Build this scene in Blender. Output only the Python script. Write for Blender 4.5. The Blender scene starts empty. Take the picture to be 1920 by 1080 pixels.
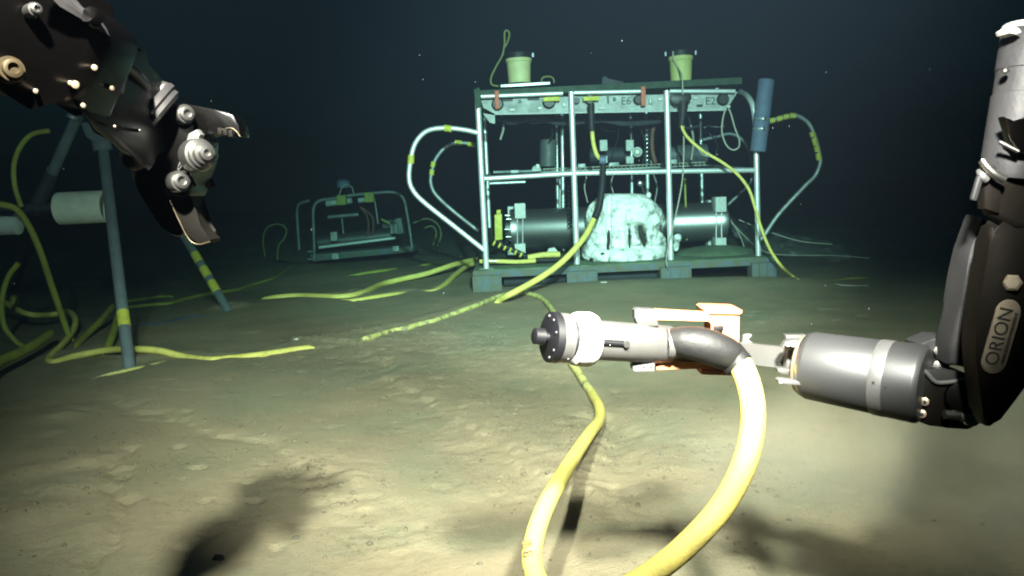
import bpy, bmesh, math, random
import numpy as np
from mathutils import Vector, Matrix, Quaternion, noise as mnoise

scene = bpy.context.scene
R = math.radians
# ------------------------------------------------------------------ camera
FOC = 1500.0                       # focal length in photograph pixels (1920 wide)
CAM = Vector((0, 0, 0.985))
PITCH, ROLL = R(7.5), R(2.4)
cd = bpy.data.cameras.new('camera'); cam = bpy.data.objects.new('camera', cd)
scene.collection.objects.link(cam); scene.camera = cam
cd.sensor_width = 36.0; cd.lens = 36.0 * FOC / 1920.0
cd.clip_start = 0.02; cd.clip_end = 300
CM = Matrix.Rotation(R(90) - PITCH, 4, 'X') @ Matrix.Rotation(ROLL * -1, 4, 'Z')
cam.matrix_world = Matrix.Translation(CAM) @ CM
CR = CM.to_3x3()

# ------------------------------------------------------------------ water background
w = bpy.data.worlds.new('World'); scene.world = w; w.use_nodes = True
bg = w.node_tree.nodes['Background']
bg.inputs[0].default_value = (0.0040, 0.0098, 0.0158, 1); bg.inputs[1].default_value = 1.0

# ------------------------------------------------------------------ the vehicle's flood lamps (behind and above the camera), plus an added tripod fill
def spot(name, loc, target, power, size, blend, rad, col=(1, .95, .87)):
    l = bpy.data.lights.new(name, 'SPOT'); l.energy = power; l.spot_size = R(size); l.spot_blend = blend
    l.shadow_soft_size = rad; l.color = col
    o = bpy.data.objects.new(name, l); scene.collection.objects.link(o); o.location = loc
    o.rotation_euler = (Vector(target) - Vector(loc)).to_track_quat('-Z', 'Y').to_euler()
spot('flood_or_fill_lamp', (-0.17, -0.22, 2.20), (-0.32, 3.65, 0.0), 2050, 57, 0.9, 0.05, (1, .85, .77))
spot('flood_or_fill_lamp', (0.31, 0.38, 1.48), (0.19, 3.6, 0.12), 1100, 64, 0.75, 0.05, (1, .87, .79))
spot('flood_or_fill_lamp', (0.50, 0.05, 2.30), (0.50, 7.4, 0.80), 5200, 45, 0.85, 0.05, (1, .91, .90))
spot('flood_or_fill_lamp', (1.45, 0.55, 2.75), (1.75, 3.4, 0.0), 620, 60, 0.9, 0.08, (1, .87, .79))
spot('flood_or_fill_lamp', (-0.50, 0.00, 1.95), (-2.75, 5.3, 0.85), 430, 34, 0.9, 0.05, (1, .93, .88))  # added fill spot that brightens only the tripod and its pipe

scene.render.engine = 'CYCLES'
scene.view_settings.view_transform = 'Standard'
try: scene.view_settings.look = 'None'
except Exception: pass
scene.view_settings.exposure = 0.0
scene.view_settings.gamma = 1.0
scene.cycles.use_denoising = True
scene.cycles.volume_bounces = 0
scene.cycles.max_bounces = 6
scene.cycles.filter_width = 2.0
scene.cycles.sample_clamp_indirect = 4.0
scene.cycles.caustics_reflective = False
scene.cycles.caustics_refractive = False

# ------------------------------------------------------------------ pixel <-> world
def ray(px, py):
    return (CR @ Vector(((px - 960) / FOC, -(py - 540) / FOC, -1.0)))
def P(px, py, y):
    d = ray(px, py); return CAM + d * ((y - CAM.y) / d.y)
def flat(px, py, z=0.0):
    d = ray(px, py); return CAM + d * ((z - CAM.z) / d.z)
def S(px, y):                       # pixels to metres at a distance
    return px * y / FOC

# ------------------------------------------------------------------ seabed height
rng = np.random.default_rng(7)
_tab = rng.random((256, 256))
def vnoise(x, y):
    xi = np.floor(x).astype(int); yi = np.floor(y).astype(int)
    fx = x - xi; fy = y - yi
    fx = fx * fx * fx * (fx * (fx * 6 - 15) + 10); fy = fy * fy * fy * (fy * (fy * 6 - 15) + 10)
    a = _tab[xi & 255, yi & 255]; b = _tab[(xi + 1) & 255, yi & 255]
    c = _tab[xi & 255, (yi + 1) & 255]; d = _tab[(xi + 1) & 255, (yi + 1) & 255]
    return (a + (b - a) * fx) * (1 - fy) + (c + (d - c) * fx) * fy - 0.5
def fbm(x, y, o=4, g=0.5):
    s = 0; a = 1.0
    for i in range(o):
        s = s + a * vnoise(x * 2 ** i + 17.3 * i, y * 2 ** i + 5.1 * i); a *= g
    return s
def pl_dist(x, y, pts):             # distance to a polyline and its side
    best = np.full(np.shape(x), 1e9); side = np.zeros(np.shape(x))
    for (ax, ay), (bx, by) in zip(pts[:-1], pts[1:]):
        dx, dy = bx - ax, by - ay; L = dx * dx + dy * dy
        t = np.clip(((x - ax) * dx + (y - ay) * dy) / L, 0, 1)
        ex = x - ax - t * dx; ey = y - ay - t * dy
        d = np.sqrt(ex * ex + ey * ey); sd = np.sign(dx * ey - dy * ex)
        m = d < best; best = np.where(m, d, best); side = np.where(m, sd, side)
    return best, side
def fl(*pp): return [tuple(flat(a, b)[:2]) for a, b in pp]
RIDGE = fl((590, 655), (700, 665), (760, 735), (850, 790), (960, 850), (1040, 900))
RIDGE2 = fl((700, 640), (800, 640), (900, 655), (985, 690))
SCARP = fl((235, 770), (330, 800), (430, 825), (540, 862), (590, 905))
CRACK = fl((205, 850), (198, 960), (200, 1090))
TROUGH = fl((1110, 800), (1130, 870), (1180, 960), (1290, 985), (1340, 1010))
ROUGH2 = fl((1130, 800), (1250, 830), (1330, 850), (1280, 900))
SMUDGE = fl((590, 880), (650, 950), (700, 1000))
BANKS = [fl((100, 676), (200, 658), (300, 660), (395, 676), (470, 669), (590, 653)), fl((1110, 738), (1072, 680), (1042, 592), (1000, 553), (935, 556), (865, 583), (785, 609), (715, 627), (680, 638)),
         fl((890, 496), (800, 513), (715, 533), (640, 557), (520, 558)), fl((860, 514), (812, 547), (740, 553), (632, 566)), fl((178, 710), (328, 676)), fl((238, 577), (372, 555), (475, 534))]
FEET = [tuple(flat(243, 686)[:2]), tuple(flat(430, 582)[:2])]
def height(x, y):
    x = np.asarray(x, float); y = np.asarray(y, float)
    h = 0.10 * fbm(x * 0.35 + 3, y * 0.35, 3) + 0.014 * fbm(x * 1.3, y * 1.3 + 9, 2)
    near = np.exp(-((y - 7.6) / 3.0) ** 2) * np.exp(-((x - 0.9) / 2.2) ** 2)
    h = h * (1 - 0.85 * near)
    # mud heaped against the middle and right of the skid
    h = h + 0.075 * np.exp(-((y - 7.05) / 0.45) ** 2) * (1 / (1 + np.exp(-(x - 0.25) * 7))) * (1 / (1 + np.exp((x - 2.6) * 4)))
    wx = x + 0.16 * fbm(x * 3, y * 3, 4, .6); wy = y + 0.10 * fbm(x * 3 + 40, y * 3, 3)
    d, s = pl_dist(wx, wy, RIDGE)
    m = np.exp(-(d / 0.30) ** 2)
    h = h + 0.026 * np.exp(-((d - 0.14) / 0.16) ** 2) * (s > 0) + 0.010 * np.exp(-(d / 0.10) ** 2)
    lump = np.abs(fbm(x * 5.5, y * 5.5, 4, 0.6))
    h = h + m * (0.012 * lump + 0.009 * np.abs(fbm(x * 16, y * 16, 3, .65)) - 0.006)
    d, s = pl_dist(wx, wy, RIDGE2); m = np.exp(-(d / 0.40) ** 2)
    h = h + m * (0.022 + 0.018 * np.abs(fbm(x * 4.5 + 8, y * 4.5, 4, 0.62)) + 0.014 * np.abs(fbm(x * 15 + 8, y * 15, 3, 0.62)))
    d, s = pl_dist(wx, wy, ROUGH2); m = np.exp(-(d / 0.36) ** 2)
    h = h + m * (0.014 + 0.013 * np.abs(fbm(x * 6 + 3, y * 6, 4, 0.62)))
    d, s = pl_dist(wx, wy, SCARP)
    h = h - 0.009 * np.exp(-(d / 0.05) ** 2) + 0.012 * (s > 0) * np.exp(-(d / 0.30) ** 2)
    d, s = pl_dist(wx, wy, CRACK)
    h = h - 0.022 * np.exp(-(d / 0.018) ** 2)
    d, s = pl_dist(wx, wy, TROUGH)
    h = h - 0.035 * np.exp(-(d / 0.09) ** 2)
    d, s = pl_dist(wx, wy, SMUDGE); m = np.exp(-(d / 0.16) ** 2)
    h = h + m * 0.018 * fbm(x * 12, y * 12, 3, .6)
    for bk in BANKS:
        d, s = pl_dist(x, y, bk)
        h = h + 0.013 * np.exp(-(d / 0.075) ** 2) * (1 + 1.6 * vnoise(x * 5 + 3, y * 5))
    for fx_, fy_ in FEET:
        d = np.sqrt((x - fx_) ** 2 + (y - fy_) ** 2); h = h + 0.03 * np.exp(-((d - .10) / 0.07) ** 2) - 0.02 * np.exp(-(d / .05) ** 2)
    # lumps at lower left
    for px, py, r, a in ((170, 880, .085, .055), (130, 925, .10, .045), (70, 985, .10, .04), (150, 1010, .08, .03), (120, 790, .12, .06), (60, 900, .09, .03)):
        c = flat(px, py); dd = np.sqrt((x - c.x) ** 2 + (y - c.y) ** 2) / r
        h = h + .35 * a * np.exp(-dd ** 3) * (1 + 0.8 * fbm(x * 9, y * 9, 3))
    silt = 1 / (1 + np.exp(-((x - 0.75) * 5)))                     # settled silt lies smooth
    silt = silt * np.exp(-((y - 2.4) / 1.6) ** 4)
    fine = 0.0012 * fbm(x * 7 + 2, y * 7, 2, .5) + 0.0010 * fbm(x * 31 + 2, y * 31, 2, .6) + 0.011 * np.maximum(fbm(x * 26, y * 26 + 4, 3, .6) - .30, 0) * .45
    pit = fbm(x * 13 + 50, y * 13, 2); fine = fine - 0.05 * np.maximum(pit - 0.40, 0) ** 1.0
    big = fbm(x * 1.1 + 20, y * 1.1 + 4, 2)
    return h + fine * (0.75 + 1.0 * np.clip(big * 2, 0, 1)) * (1 - 0.85 * silt)
_H0 = float(height(0.0, 3.0))
def hz(x, y): return float(height(np.array([x]), np.array([y]))[0])
def G(px, py, lift=0.0):
    d = ray(px, py); t = (0 - CAM.z) / d.z
    for _ in range(14):
        p = CAM + d * t; z = hz(p.x, p.y) + lift
        t = 0.5 * t + 0.5 * (z - CAM.z) / d.z
    return CAM + d * t

# ------------------------------------------------------------------ materials
def mat(name, col, rough=0.6, metal=0.0, var=0.0, vscale=8.0, bump=0.0, bscale=60.0, col2=None, spec=0.5, trans=0.0, alpha=1.0, coat=0.0, thresh=None):
    m = bpy.data.materials.new(name); m.use_nodes = True
    nt = m.node_tree; b = nt.nodes['Principled BSDF']; L = nt.links
    b.inputs['Roughness'].default_value = rough; b.inputs['Metallic'].default_value = metal
    b.inputs['Specular IOR Level'].default_value = spec; b.inputs['Alpha'].default_value = alpha
    b.inputs['Coat Weight'].default_value = coat
    b.inputs['Base Color'].default_value = (*col, 1)
    tc = nt.nodes.new('ShaderNodeTexCoord')
    if var or col2:
        n = nt.nodes.new('ShaderNodeTexNoise'); n.inputs['Scale'].default_value = vscale; n.inputs['Detail'].default_value = 6
        n.inputs['Roughness'].default_value = .62
        L.new(tc.outputs['Object'], n.inputs['Vector'])
        r = nt.nodes.new('ShaderNodeValToRGB')
        lo, hi = thresh if thresh else (0.32, 0.68)
        r.color_ramp.elements[0].position = lo; r.color_ramp.elements[1].position = hi
        c2 = col2 if col2 else tuple(c * (1 - var) for c in col)
        r.color_ramp.elements[0].color = (*c2, 1); r.color_ramp.elements[1].color = (*col, 1)
        L.new(n.outputs['Fac'], r.inputs['Fac']); L.new(r.outputs['Color'], b.inputs['Base Color'])
        mr = nt.nodes.new('ShaderNodeMapRange'); mr.inputs['To Min'].default_value = min(1, rough + .18); mr.inputs['To Max'].default_value = max(.05, rough - .06)
        L.new(n.outputs['Fac'], mr.inputs['Value']); L.new(mr.outputs['Result'], b.inputs['Roughness'])
    if bump:
        n2 = nt.nodes.new('ShaderNodeTexNoise'); n2.inputs['Scale'].default_value = bscale; n2.inputs['Detail'].default_value = 5
        L.new(tc.outputs['Object'], n2.inputs['Vector'])
        bp = nt.nodes.new('ShaderNodeBump'); bp.inputs['Strength'].default_value = bump; bp.inputs['Distance'].default_value = 0.01
        L.new(n2.outputs['Fac'], bp.inputs['Height']); L.new(bp.outputs['Normal'], b.inputs['Normal'])
    return m
M = {}
M['steel'] = mat('brushed steel', (.90, .92, .94), .32, .5, .2, 14)
M['steel_dull'] = mat('dull steel', (.42, .44, .45), .5, .6, .4, 10)
M['bolt'] = mat('bright bolt steel', (.42, .41, .39), .28, .95, .4, 60)
M['titanium'] = mat('bead blasted titanium', (.13, .132, .135), .40, .75, .25, 9, .03, 400)
M['barrel'] = mat('connector titanium', (.16, .157, .15), .40, .6, .15, 30, .05, 300)
M['arm_grey'] = mat('grey arm trim and highlight', (.055, .052, .054), .38, .2, .4, 30)  # plain grey trim; the top strip uses it as a drawn-in highlight
M['slab_grey'] = mat('grey upper cylinder', (.058, .058, .062), .5, .3, .35, 22, .08, 120)
M['housing'] = mat('polished titanium housing', (.42, .42, .42), .33, .95, .3, 5)
M['bracket'] = mat('milled alloy', (.22, .22, .22), .45, .6, .3, 30)
M['black_anod'] = mat('black anodised metal', (.0012, .0010, .0009), .27, 0, 0, 18, .03, 40, spec=.2)
M['dark_link'] = mat('dark arm casting', (.006, .0046, .0028), .62, 0, .45, 14, .08, 80, spec=.2)
M['grey_link'] = mat('grey arm casting', (.042, .042, .044), .5, .3, .25, 16, .06, 90)
M['black_rubber'] = mat('black rubber', (.009, .009, .009), .55, 0, .3, 20, .15, 60)
M['black_plastic'] = mat('black plastic', (.005, .005, .007), .42, 0, .2, 40)
M['yellow'] = mat('yellow cable jacket', (.72, .60, .15), .55, 0, 0, 22, .2, 160, col2=(.50, .42, .13), thresh=(.25, .5))
M['yellow_dirty'] = mat('silted yellow jacket', (.66, .60, .20), .6, 0, 0, 14, .5, 90, col2=(.24, .21, .12), thresh=(.38, .52))
M['yellow_dull'] = mat('dull yellow hose', (.36, .36, .06), .6, 0, .35, 8, .2, 60)
M['yellow_tape'] = mat('yellow tape', (.62, .58, .08), .55, 0, .3, 30)
M['white_plastic'] = mat('white plastic', (.78, .78, .74), .42, 0, .08, 20)
M['white_block'] = mat('white block', (.60, .62, .60), .6, 0, .2, 30)
M['orange'] = mat('orange plastic', (.70, .26, .12), .5, 0, .2, 18, .1, 50)
M['orange_faded'] = mat('faded orange handle', (.55, .13, .07), .55, 0, .3, 20)
M['panel'] = mat('off white panel', (.48, .50, .49), .55, 0, .5, 9, .1, 40)
M['green_deck'] = mat('green grating', (.05, .09, .06), .8, 0, .5, 10, .5, 60)
M['silt_deck'] = mat('silted green deck', (.14, .20, .12), .9, 0, .5, 6, .5, 40)
M['skid'] = mat('blue grey skid', (.105, .135, .16), .8, 0, 0, 9, .3, 60, col2=(.12, .12, .085), thresh=(.42, .60))
M['skid_dark'] = mat('dark recess', (.03, .035, .04), .8, 0, .3, 10)
M['blue_float'] = mat('blue cylinder', (.13, .17, .27), .6, 0, .25, 10, .1, 50)
M['bucket'] = mat('pale yellow tub', (.62, .58, .30), .55, 0, .2, 6, .05, 60)
M['tub_green'] = mat('green yellow tub', (.56, .55, .20), .55, 0, .2, 6, .05, 60)
M['dark_stuff'] = mat('dark equipment', (.03, .035, .04), .6, 0, .3, 10)
M['grey_can'] = mat('grey housing', (.12, .13, .14), .5, .2, .3, 10)
M['lump'] = mat('white crusted mass', (.90, .91, .88), .9, 0, 0, 13, .7, 40, col2=(.30, .32, .30), thresh=(.36, .47))
M['white_debris'] = mat('white debris', (.72, .70, .62), .8, 0, .3, 40, .4, 60)
M['cord'] = mat('pale cord', (.42, .40, .34), .8, 0, .2, 30)
M['green_cord'] = mat('dull olive cord', (.20, .21, .08), .8, 0, .2, 30)
M['blue_rope'] = mat('blue rope', (.03, .06, .16), .8, 0, .2, 30)
M['brown_hose'] = mat('rust brown hose', (.16, .07, .04), .6, 0, .3, 20)
M['tripod'] = mat('grey painted tripod', (.15, .18, .20), .65, 0, .35, 7, .15, 30)
M['pvc'] = mat('cream pipe', (.80, .80, .68), .6, 0, .3, 7, .1, 30)
M['plaque'] = mat('tan plaque', (.28, .24, .17), .55, .1, .3, 40)
M['ink'] = mat('dark lettering', (.03, .03, .03), .6)
M['ink_brown'] = mat('faded print', (.10, .06, .02), .6)
M['tan'] = mat('tan seal ring', (.45, .36, .26), .35, .6, .3, 30)
M['dim_brass'] = mat('tarnished brass', (.10, .075, .04), .4, .5, .4, 60)
M['hollow_shade'] = mat('painted shade in the hollows', (.035, .035, .028), .9, 0, .5, 30, .5, 60)  # dark colour stands in for the shade deep in the crevices
M['steel_dimmed'] = mat('steel darkened for distance', (.26, .28, .29), .5, .4, .5, 8)  # steel colour darkened so the far frame looks less lit
M['crumb'] = mat('dark mud crumbs', (.19, .155, .10), .95, 0, .4, 30, .4, 90)  # darker than the seabed mud
M['film'] = mat('thin plastic film', (.45, .5, .5), .35, 0, .3, 8, .6, 30, alpha=.16)
M['speck'] = mat('marine snow', (.14, .14, .13), .9)
M['pebble'] = mat('grey brown pebble', (.16, .14, .10), .9, 0, .4, 40, .4, 60)

def seabed_material():
    m = bpy.data.materials.new('fine seabed mud'); m.use_nodes = True
    nt = m.node_tree; b = nt.nodes['Principled BSDF']; L = nt.links
    b.inputs['Roughness'].default_value = .95; b.inputs['Specular IOR Level'].default_value = .15
    tc = nt.nodes.new('ShaderNodeTexCoord')
    def nz(sc, det=5, ro=.6, dist=0.0):
        n = nt.nodes.new('ShaderNodeTexNoise'); n.inputs['Scale'].default_value = sc; n.inputs['Detail'].default_value = det
        n.inputs['Roughness'].default_value = ro; n.inputs['Distortion'].default_value = dist
        L.new(tc.outputs['Object'], n.inputs['Vector']); return n
    def ramp(src, e):
        r = nt.nodes.new('ShaderNodeValToRGB'); cr = r.color_ramp
        cr.elements[0].position, cr.elements[0].color = e[0][0], (*e[0][1], 1)
        cr.elements[1].position, cr.elements[1].color = e[-1][0], (*e[-1][1], 1)
        for p, c in e[1:-1]:
            x = cr.elements.new(p); x.color = (*c, 1)
        L.new(src, r.inputs['Fac']); return r
    big = nz(1.1, 6, .62, .6)
    r1 = ramp(big.outputs['Fac'], [(.36, (.265, .245, .160)), (.50, (.320, .262, .170)), (.66, (.365, .280, .182))])
    sm = nz(60, 6, .85)
    r2 = ramp(sm.outputs['Fac'], [(.35, (.30, .28, .24)), (.415, (.82, .82, .80)), (.70, (1.08, 1.08, 1.08))])
    patch = nz(2.6, 4, .6)
    pr = ramp(patch.outputs['Fac'], [(.45, (0, 0, 0)), (.62, (1, 1, 1))])
    mul = nt.nodes.new('ShaderNodeMix'); mul.data_type = 'RGBA'; mul.blend_type = 'MULTIPLY'
    L.new(pr.outputs['Color'], mul.inputs[0])
    L.new(r1.outputs['Color'], mul.inputs[6]); L.new(r2.outputs['Color'], mul.inputs[7])
    vo = nt.nodes.new('ShaderNodeTexVoronoi'); vo.inputs['Scale'].default_value = 17; L.new(tc.outputs['Object'], vo.inputs['Vector'])
    r3 = ramp(vo.outputs['Distance'], [(.08, (.35, .33, .28)), (.14, (1, 1, 1))])
    gate = nz(4.5, 3, .6); gr_ = ramp(gate.outputs['Fac'], [(.52, (0, 0, 0)), (.60, (1, 1, 1))])
    mul2 = nt.nodes.new('ShaderNodeMix'); mul2.data_type = 'RGBA'; mul2.blend_type = 'MULTIPLY'
    L.new(gr_.outputs['Color'], mul2.inputs[0]); L.new(mul.outputs[2], mul2.inputs[6]); L.new(r3.outputs['Color'], mul2.inputs[7])
    L.new(mul2.outputs[2], b.inputs['Base Color'])
    h1 = nz(150, 5, .75); h2 = nz(38, 6, .7)
    add = nt.nodes.new('ShaderNodeMath'); add.operation = 'MULTIPLY_ADD'; add.inputs[1].default_value = .9
    L.new(h2.outputs['Fac'], add.inputs[0]); L.new(h1.outputs['Fac'], add.inputs[2])
    bp = nt.nodes.new('ShaderNodeBump'); bp.inputs['Strength'].default_value = .9; bp.inputs['Distance'].default_value = .009
    L.new(add.outputs[0], bp.inputs['Height']); L.new(bp.outputs['Normal'], b.inputs['Normal'])
    return m
M['seabed'] = seabed_material()

# ------------------------------------------------------------------ object helpers
COL = scene.collection
ORG = {}
def tag(o, label=None, cat=None, group=None, kind=None):
    if label: o['label'] = label
    if cat: o['category'] = cat
    if group: o['group'] = group
    if kind: o['kind'] = kind
    return o
def thing(name, label, cat, loc, group=None):
    o = bpy.data.objects.new(name, None); o.empty_display_size = .05; COL.objects.link(o); o.location = loc
    ORG[o] = Vector(loc)
    return tag(o, label, cat, group)
def obj(name, bm, m, parent=None, label=None, smooth=True, origin=None):
    if parent is not None:
        org = ORG[parent]
    else:
        if origin is None:
            vs = [v.co for v in bm.verts]
            mn = Vector((min(v.x for v in vs), min(v.y for v in vs), min(v.z for v in vs))); mx = Vector((max(v.x for v in vs), max(v.y for v in vs), max(v.z for v in vs)))
            org = Vector(((mn.x + mx.x) / 2, (mn.y + mx.y) / 2, mn.z))
        else: org = Vector(origin)
    bmesh.ops.translate(bm, verts=bm.verts, vec=-org)
    bmesh.ops.recalc_face_normals(bm, faces=bm.faces)
    me = bpy.data.meshes.new(name); bm.to_mesh(me); bm.free()
    if smooth:
        me.polygons.foreach_set('use_smooth', [True] * len(me.polygons))
        me.set_sharp_from_angle(angle=R(38))
    me.materials.append(M[m] if isinstance(m, str) else m)
    o = bpy.data.objects.new(name, me); COL.objects.link(o)
    if parent is not None: o.parent = parent
    else: o.location = org
    ORG[o] = org
    if label: o['label'] = label
    return o
def solo(name, bm, m, label, cat, group=None, kind=None):
    return tag(obj(name, bm, m), label, cat, group, kind)

def catmull(pts, n=8):
    p = [Vector(q) for q in pts]
    if len(p) < 3: return p
    out = []
    e = [p[0] * 2 - p[1]] + p + [p[-1] * 2 - p[-2]]
    for i in range(1, len(e) - 2):
        a, b, c, d = e[i - 1:i + 3]
        for k in range(n):
            t = k / n
            out.append(0.5 * ((2 * b) + (c - a) * t + (2 * a - 5 * b + 4 * c - d) * t * t + (3 * b - a - 3 * c + d) * t ** 3))
    out.append(p[-1]); return out
def ring_basis(t, prev=None):
    t = t.normalized()
    if prev is None:
        u = t.cross(Vector((0, 0, 1)))
        if u.length < .1: u = t.cross(Vector((1, 0, 0)))
    else:
        u = prev - t * prev.dot(t)
        if u.length < 1e-6: u = t.orthogonal()
    u.normalize(); return u, t.cross(u).normalized()
def add_tube(bm, pts, r, seg=12, smooth_n=8, caps=True, wob=0.0):
    p = catmull(pts, smooth_n) if smooth_n > 1 else [Vector(q) for q in pts]
    n = len(p); prev = None; rings = []
    for i in range(n):
        t = p[min(i + 1, n - 1)] - p[max(i - 1, 0)]
        if t.length < 1e-9: t = Vector((0, 0, 1))
        u, v = ring_basis(t, prev); prev = u
        rr = r(i / (n - 1)) if callable(r) else r
        if wob: rr *= 1 + wob * mnoise.noise(p[i] * 9)
        rings.append([bm.verts.new(p[i] + (u * math.cos(a) + v * math.sin(a)) * rr) for a in [2 * math.pi * k / seg for k in range(seg)]])
    for A, B in zip(rings[:-1], rings[1:]):
        for k in range(seg): bm.faces.new((A[k], A[(k + 1) % seg], B[(k + 1) % seg], B[k]))
    if caps:
        bm.faces.new(rings[0][::-1]); bm.faces.new(rings[-1])
    return bm
def tube(pts, r, seg=12, n=8, wob=0.0): return add_tube(bmesh.new(), pts, r, seg, n, True, wob)
def bar(a, b, r, seg=12): return add_tube(bmesh.new(), [a, b], r, seg, 1)
def add_lathe(bm, a, b, prof, seg=32, squash=None):
    # prof: (distance in metres from a along a->b, radius)
    a = Vector(a); ax = (Vector(b) - a).normalized(); u, v = ring_basis(ax)
    rings = []
    for d, r in prof:
        c = a + ax * d
        if r <= 1e-6: rings.append([bm.verts.new(c)])
        else:
            rings.append([bm.verts.new(c + (u * math.cos(q) + v * math.sin(q)) * r) for q in [2 * math.pi * k / seg for k in range(seg)]])
    for A, B in zip(rings[:-1], rings[1:]):
        if len(A) == 1 and len(B) == 1: continue
        for k in range(seg):
            k2 = (k + 1) % seg
            if len(A) == 1: bm.faces.new((A[0], B[k2], B[k]))
            elif len(B) == 1: bm.faces.new((A[k], A[k2], B[0]))
            else: bm.faces.new((A[k], A[k2], B[k2], B[k]))
    if len(rings[0]) > 1: bm.faces.new(rings[0][::-1])
    if len(rings[-1]) > 1: bm.faces.new(rings[-1])
    return bm
def lathe(a, b, prof, seg=32): return add_lathe(bmesh.new(), a, b, prof, seg)
def add_box(bm, c, sx, sy, sz, bev=0.004, rot=None):
    m = Matrix.Translation(Vector(c)) @ (rot.to_4x4() if rot else Matrix.Identity(4)) @ Matrix.Diagonal((sx, sy, sz, 1))
    g = bmesh.ops.create_cube(bm, size=1, matrix=m)
    if bev:
        es = list({e for v in g['verts'] for e in v.link_edges})
        bmesh.ops.bevel(bm, geom=es, offset=bev, segments=2, affect='EDGES', profile=.6)
    return bm
def box(c, sx, sy, sz, bev=0.004, rot=None): return add_box(bmesh.new(), c, sx, sy, sz, bev, rot)
def add_prism(bm, front, vec, bev=0.006, seg=2):
    f = [bm.verts.new(p) for p in front]; k = [bm.verts.new(Vector(p) + vec) for p in front]
    n = len(f); faces = [bm.faces.new(f), bm.faces.new(k[::-1])]
    for i in range(n): faces.append(bm.faces.new((f[i], k[i], k[(i + 1) % n], f[(i + 1) % n])))
    if bev:
        es = set(faces[0].edges) | set(faces[1].edges)
        bmesh.ops.bevel(bm, geom=list(es), offset=bev, segments=seg, affect='EDGES', profile=.5)
    return bm
def plate(pp, y, thick, bev=0.006, y2=None, seg=2):
    """closed outline at distance y (y may vary to y2 from left to right), with thickness"""
    xs = [p[0] for p in pp]; x0, x1 = min(xs), max(xs)
    fr = [P(a, b, y if y2 is None else 1 / (1 / y + (1 / y2 - 1 / y) * (a - x0) / (x1 - x0))) for a, b in pp]
    return add_prism(bmesh.new(), fr, Vector((0, thick, 0)), bev, seg)
def smooth_poly(pp, n=4):
    p = [Vector((a, b, 0)) for a, b in pp]; L = len(p); out = []
    for i in range(L):
        a, b, c, d = p[i - 1], p[i], p[(i + 1) % L], p[(i + 2) % L]
        for k in range(n):
            t = k / n
            q = 0.5 * ((2 * b) + (c - a) * t + (2 * a - 5 * b + 4 * c - d) * t * t + (3 * b - a - 3 * c + d) * t ** 3)
            out.append((q.x, q.y))
    return out
def text_bm(s, size, mtx, depth=0.0006, sx=1.0):
    cu = bpy.data.curves.new('t', 'FONT'); cu.body = s; cu.size = size; cu.align_x = 'CENTER'; cu.align_y = 'CENTER'; cu.extrude = depth
    o = bpy.data.objects.new('t', cu); COL.objects.link(o)
    bpy.context.view_layer.update()
    me = bpy.data.meshes.new_from_object(o.evaluated_get(bpy.context.evaluated_depsgraph_get()))
    bm = bmesh.new(); bm.from_mesh(me); bmesh.ops.transform(bm, matrix=mtx @ Matrix.Diagonal((sx, 1, 1, 1)), verts=bm.verts)
    bpy.data.objects.remove(o); bpy.data.curves.remove(cu); bpy.data.meshes.remove(me)
    return bm

# ------------------------------------------------------------------ seabed
def build_seabed():
    u = np.linspace(-1, 1, 760); xs = np.sinh(u * 3.8) / np.sinh(3.8) * 38.0
    ya = -8 + 9.2 * np.linspace(0, 1, 40)[:-1]
    yb = 1.2 * (48 / 1.2) ** (np.linspace(0, 1, 820) ** 1.0)
    ys = np.concatenate([ya, yb])
    X, Y = np.meshgrid(xs, ys); Z = height(X, Y)
    nx, ny = len(xs), len(ys)
    co = np.stack([X, Y, Z], -1).reshape(-1, 3)
    i = np.arange((ny - 1) * (nx - 1)); r = i // (nx - 1); c = i % (nx - 1); a = r * nx + c
    f = np.stack([a, a + 1, a + nx + 1, a + nx], -1)
    me = bpy.data.meshes.new('seabed'); me.from_pydata(co.tolist(), [], f.tolist())
    me.polygons.foreach_set('use_smooth', [True] * len(me.polygons)); me.materials.append(M['seabed'])
    o = bpy.data.objects.new('seabed', me); COL.objects.link(o)
    tag(o, 'fine beige mud seabed fading to dark green with distance', 'seabed', kind='structure')
build_seabed()

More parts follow.
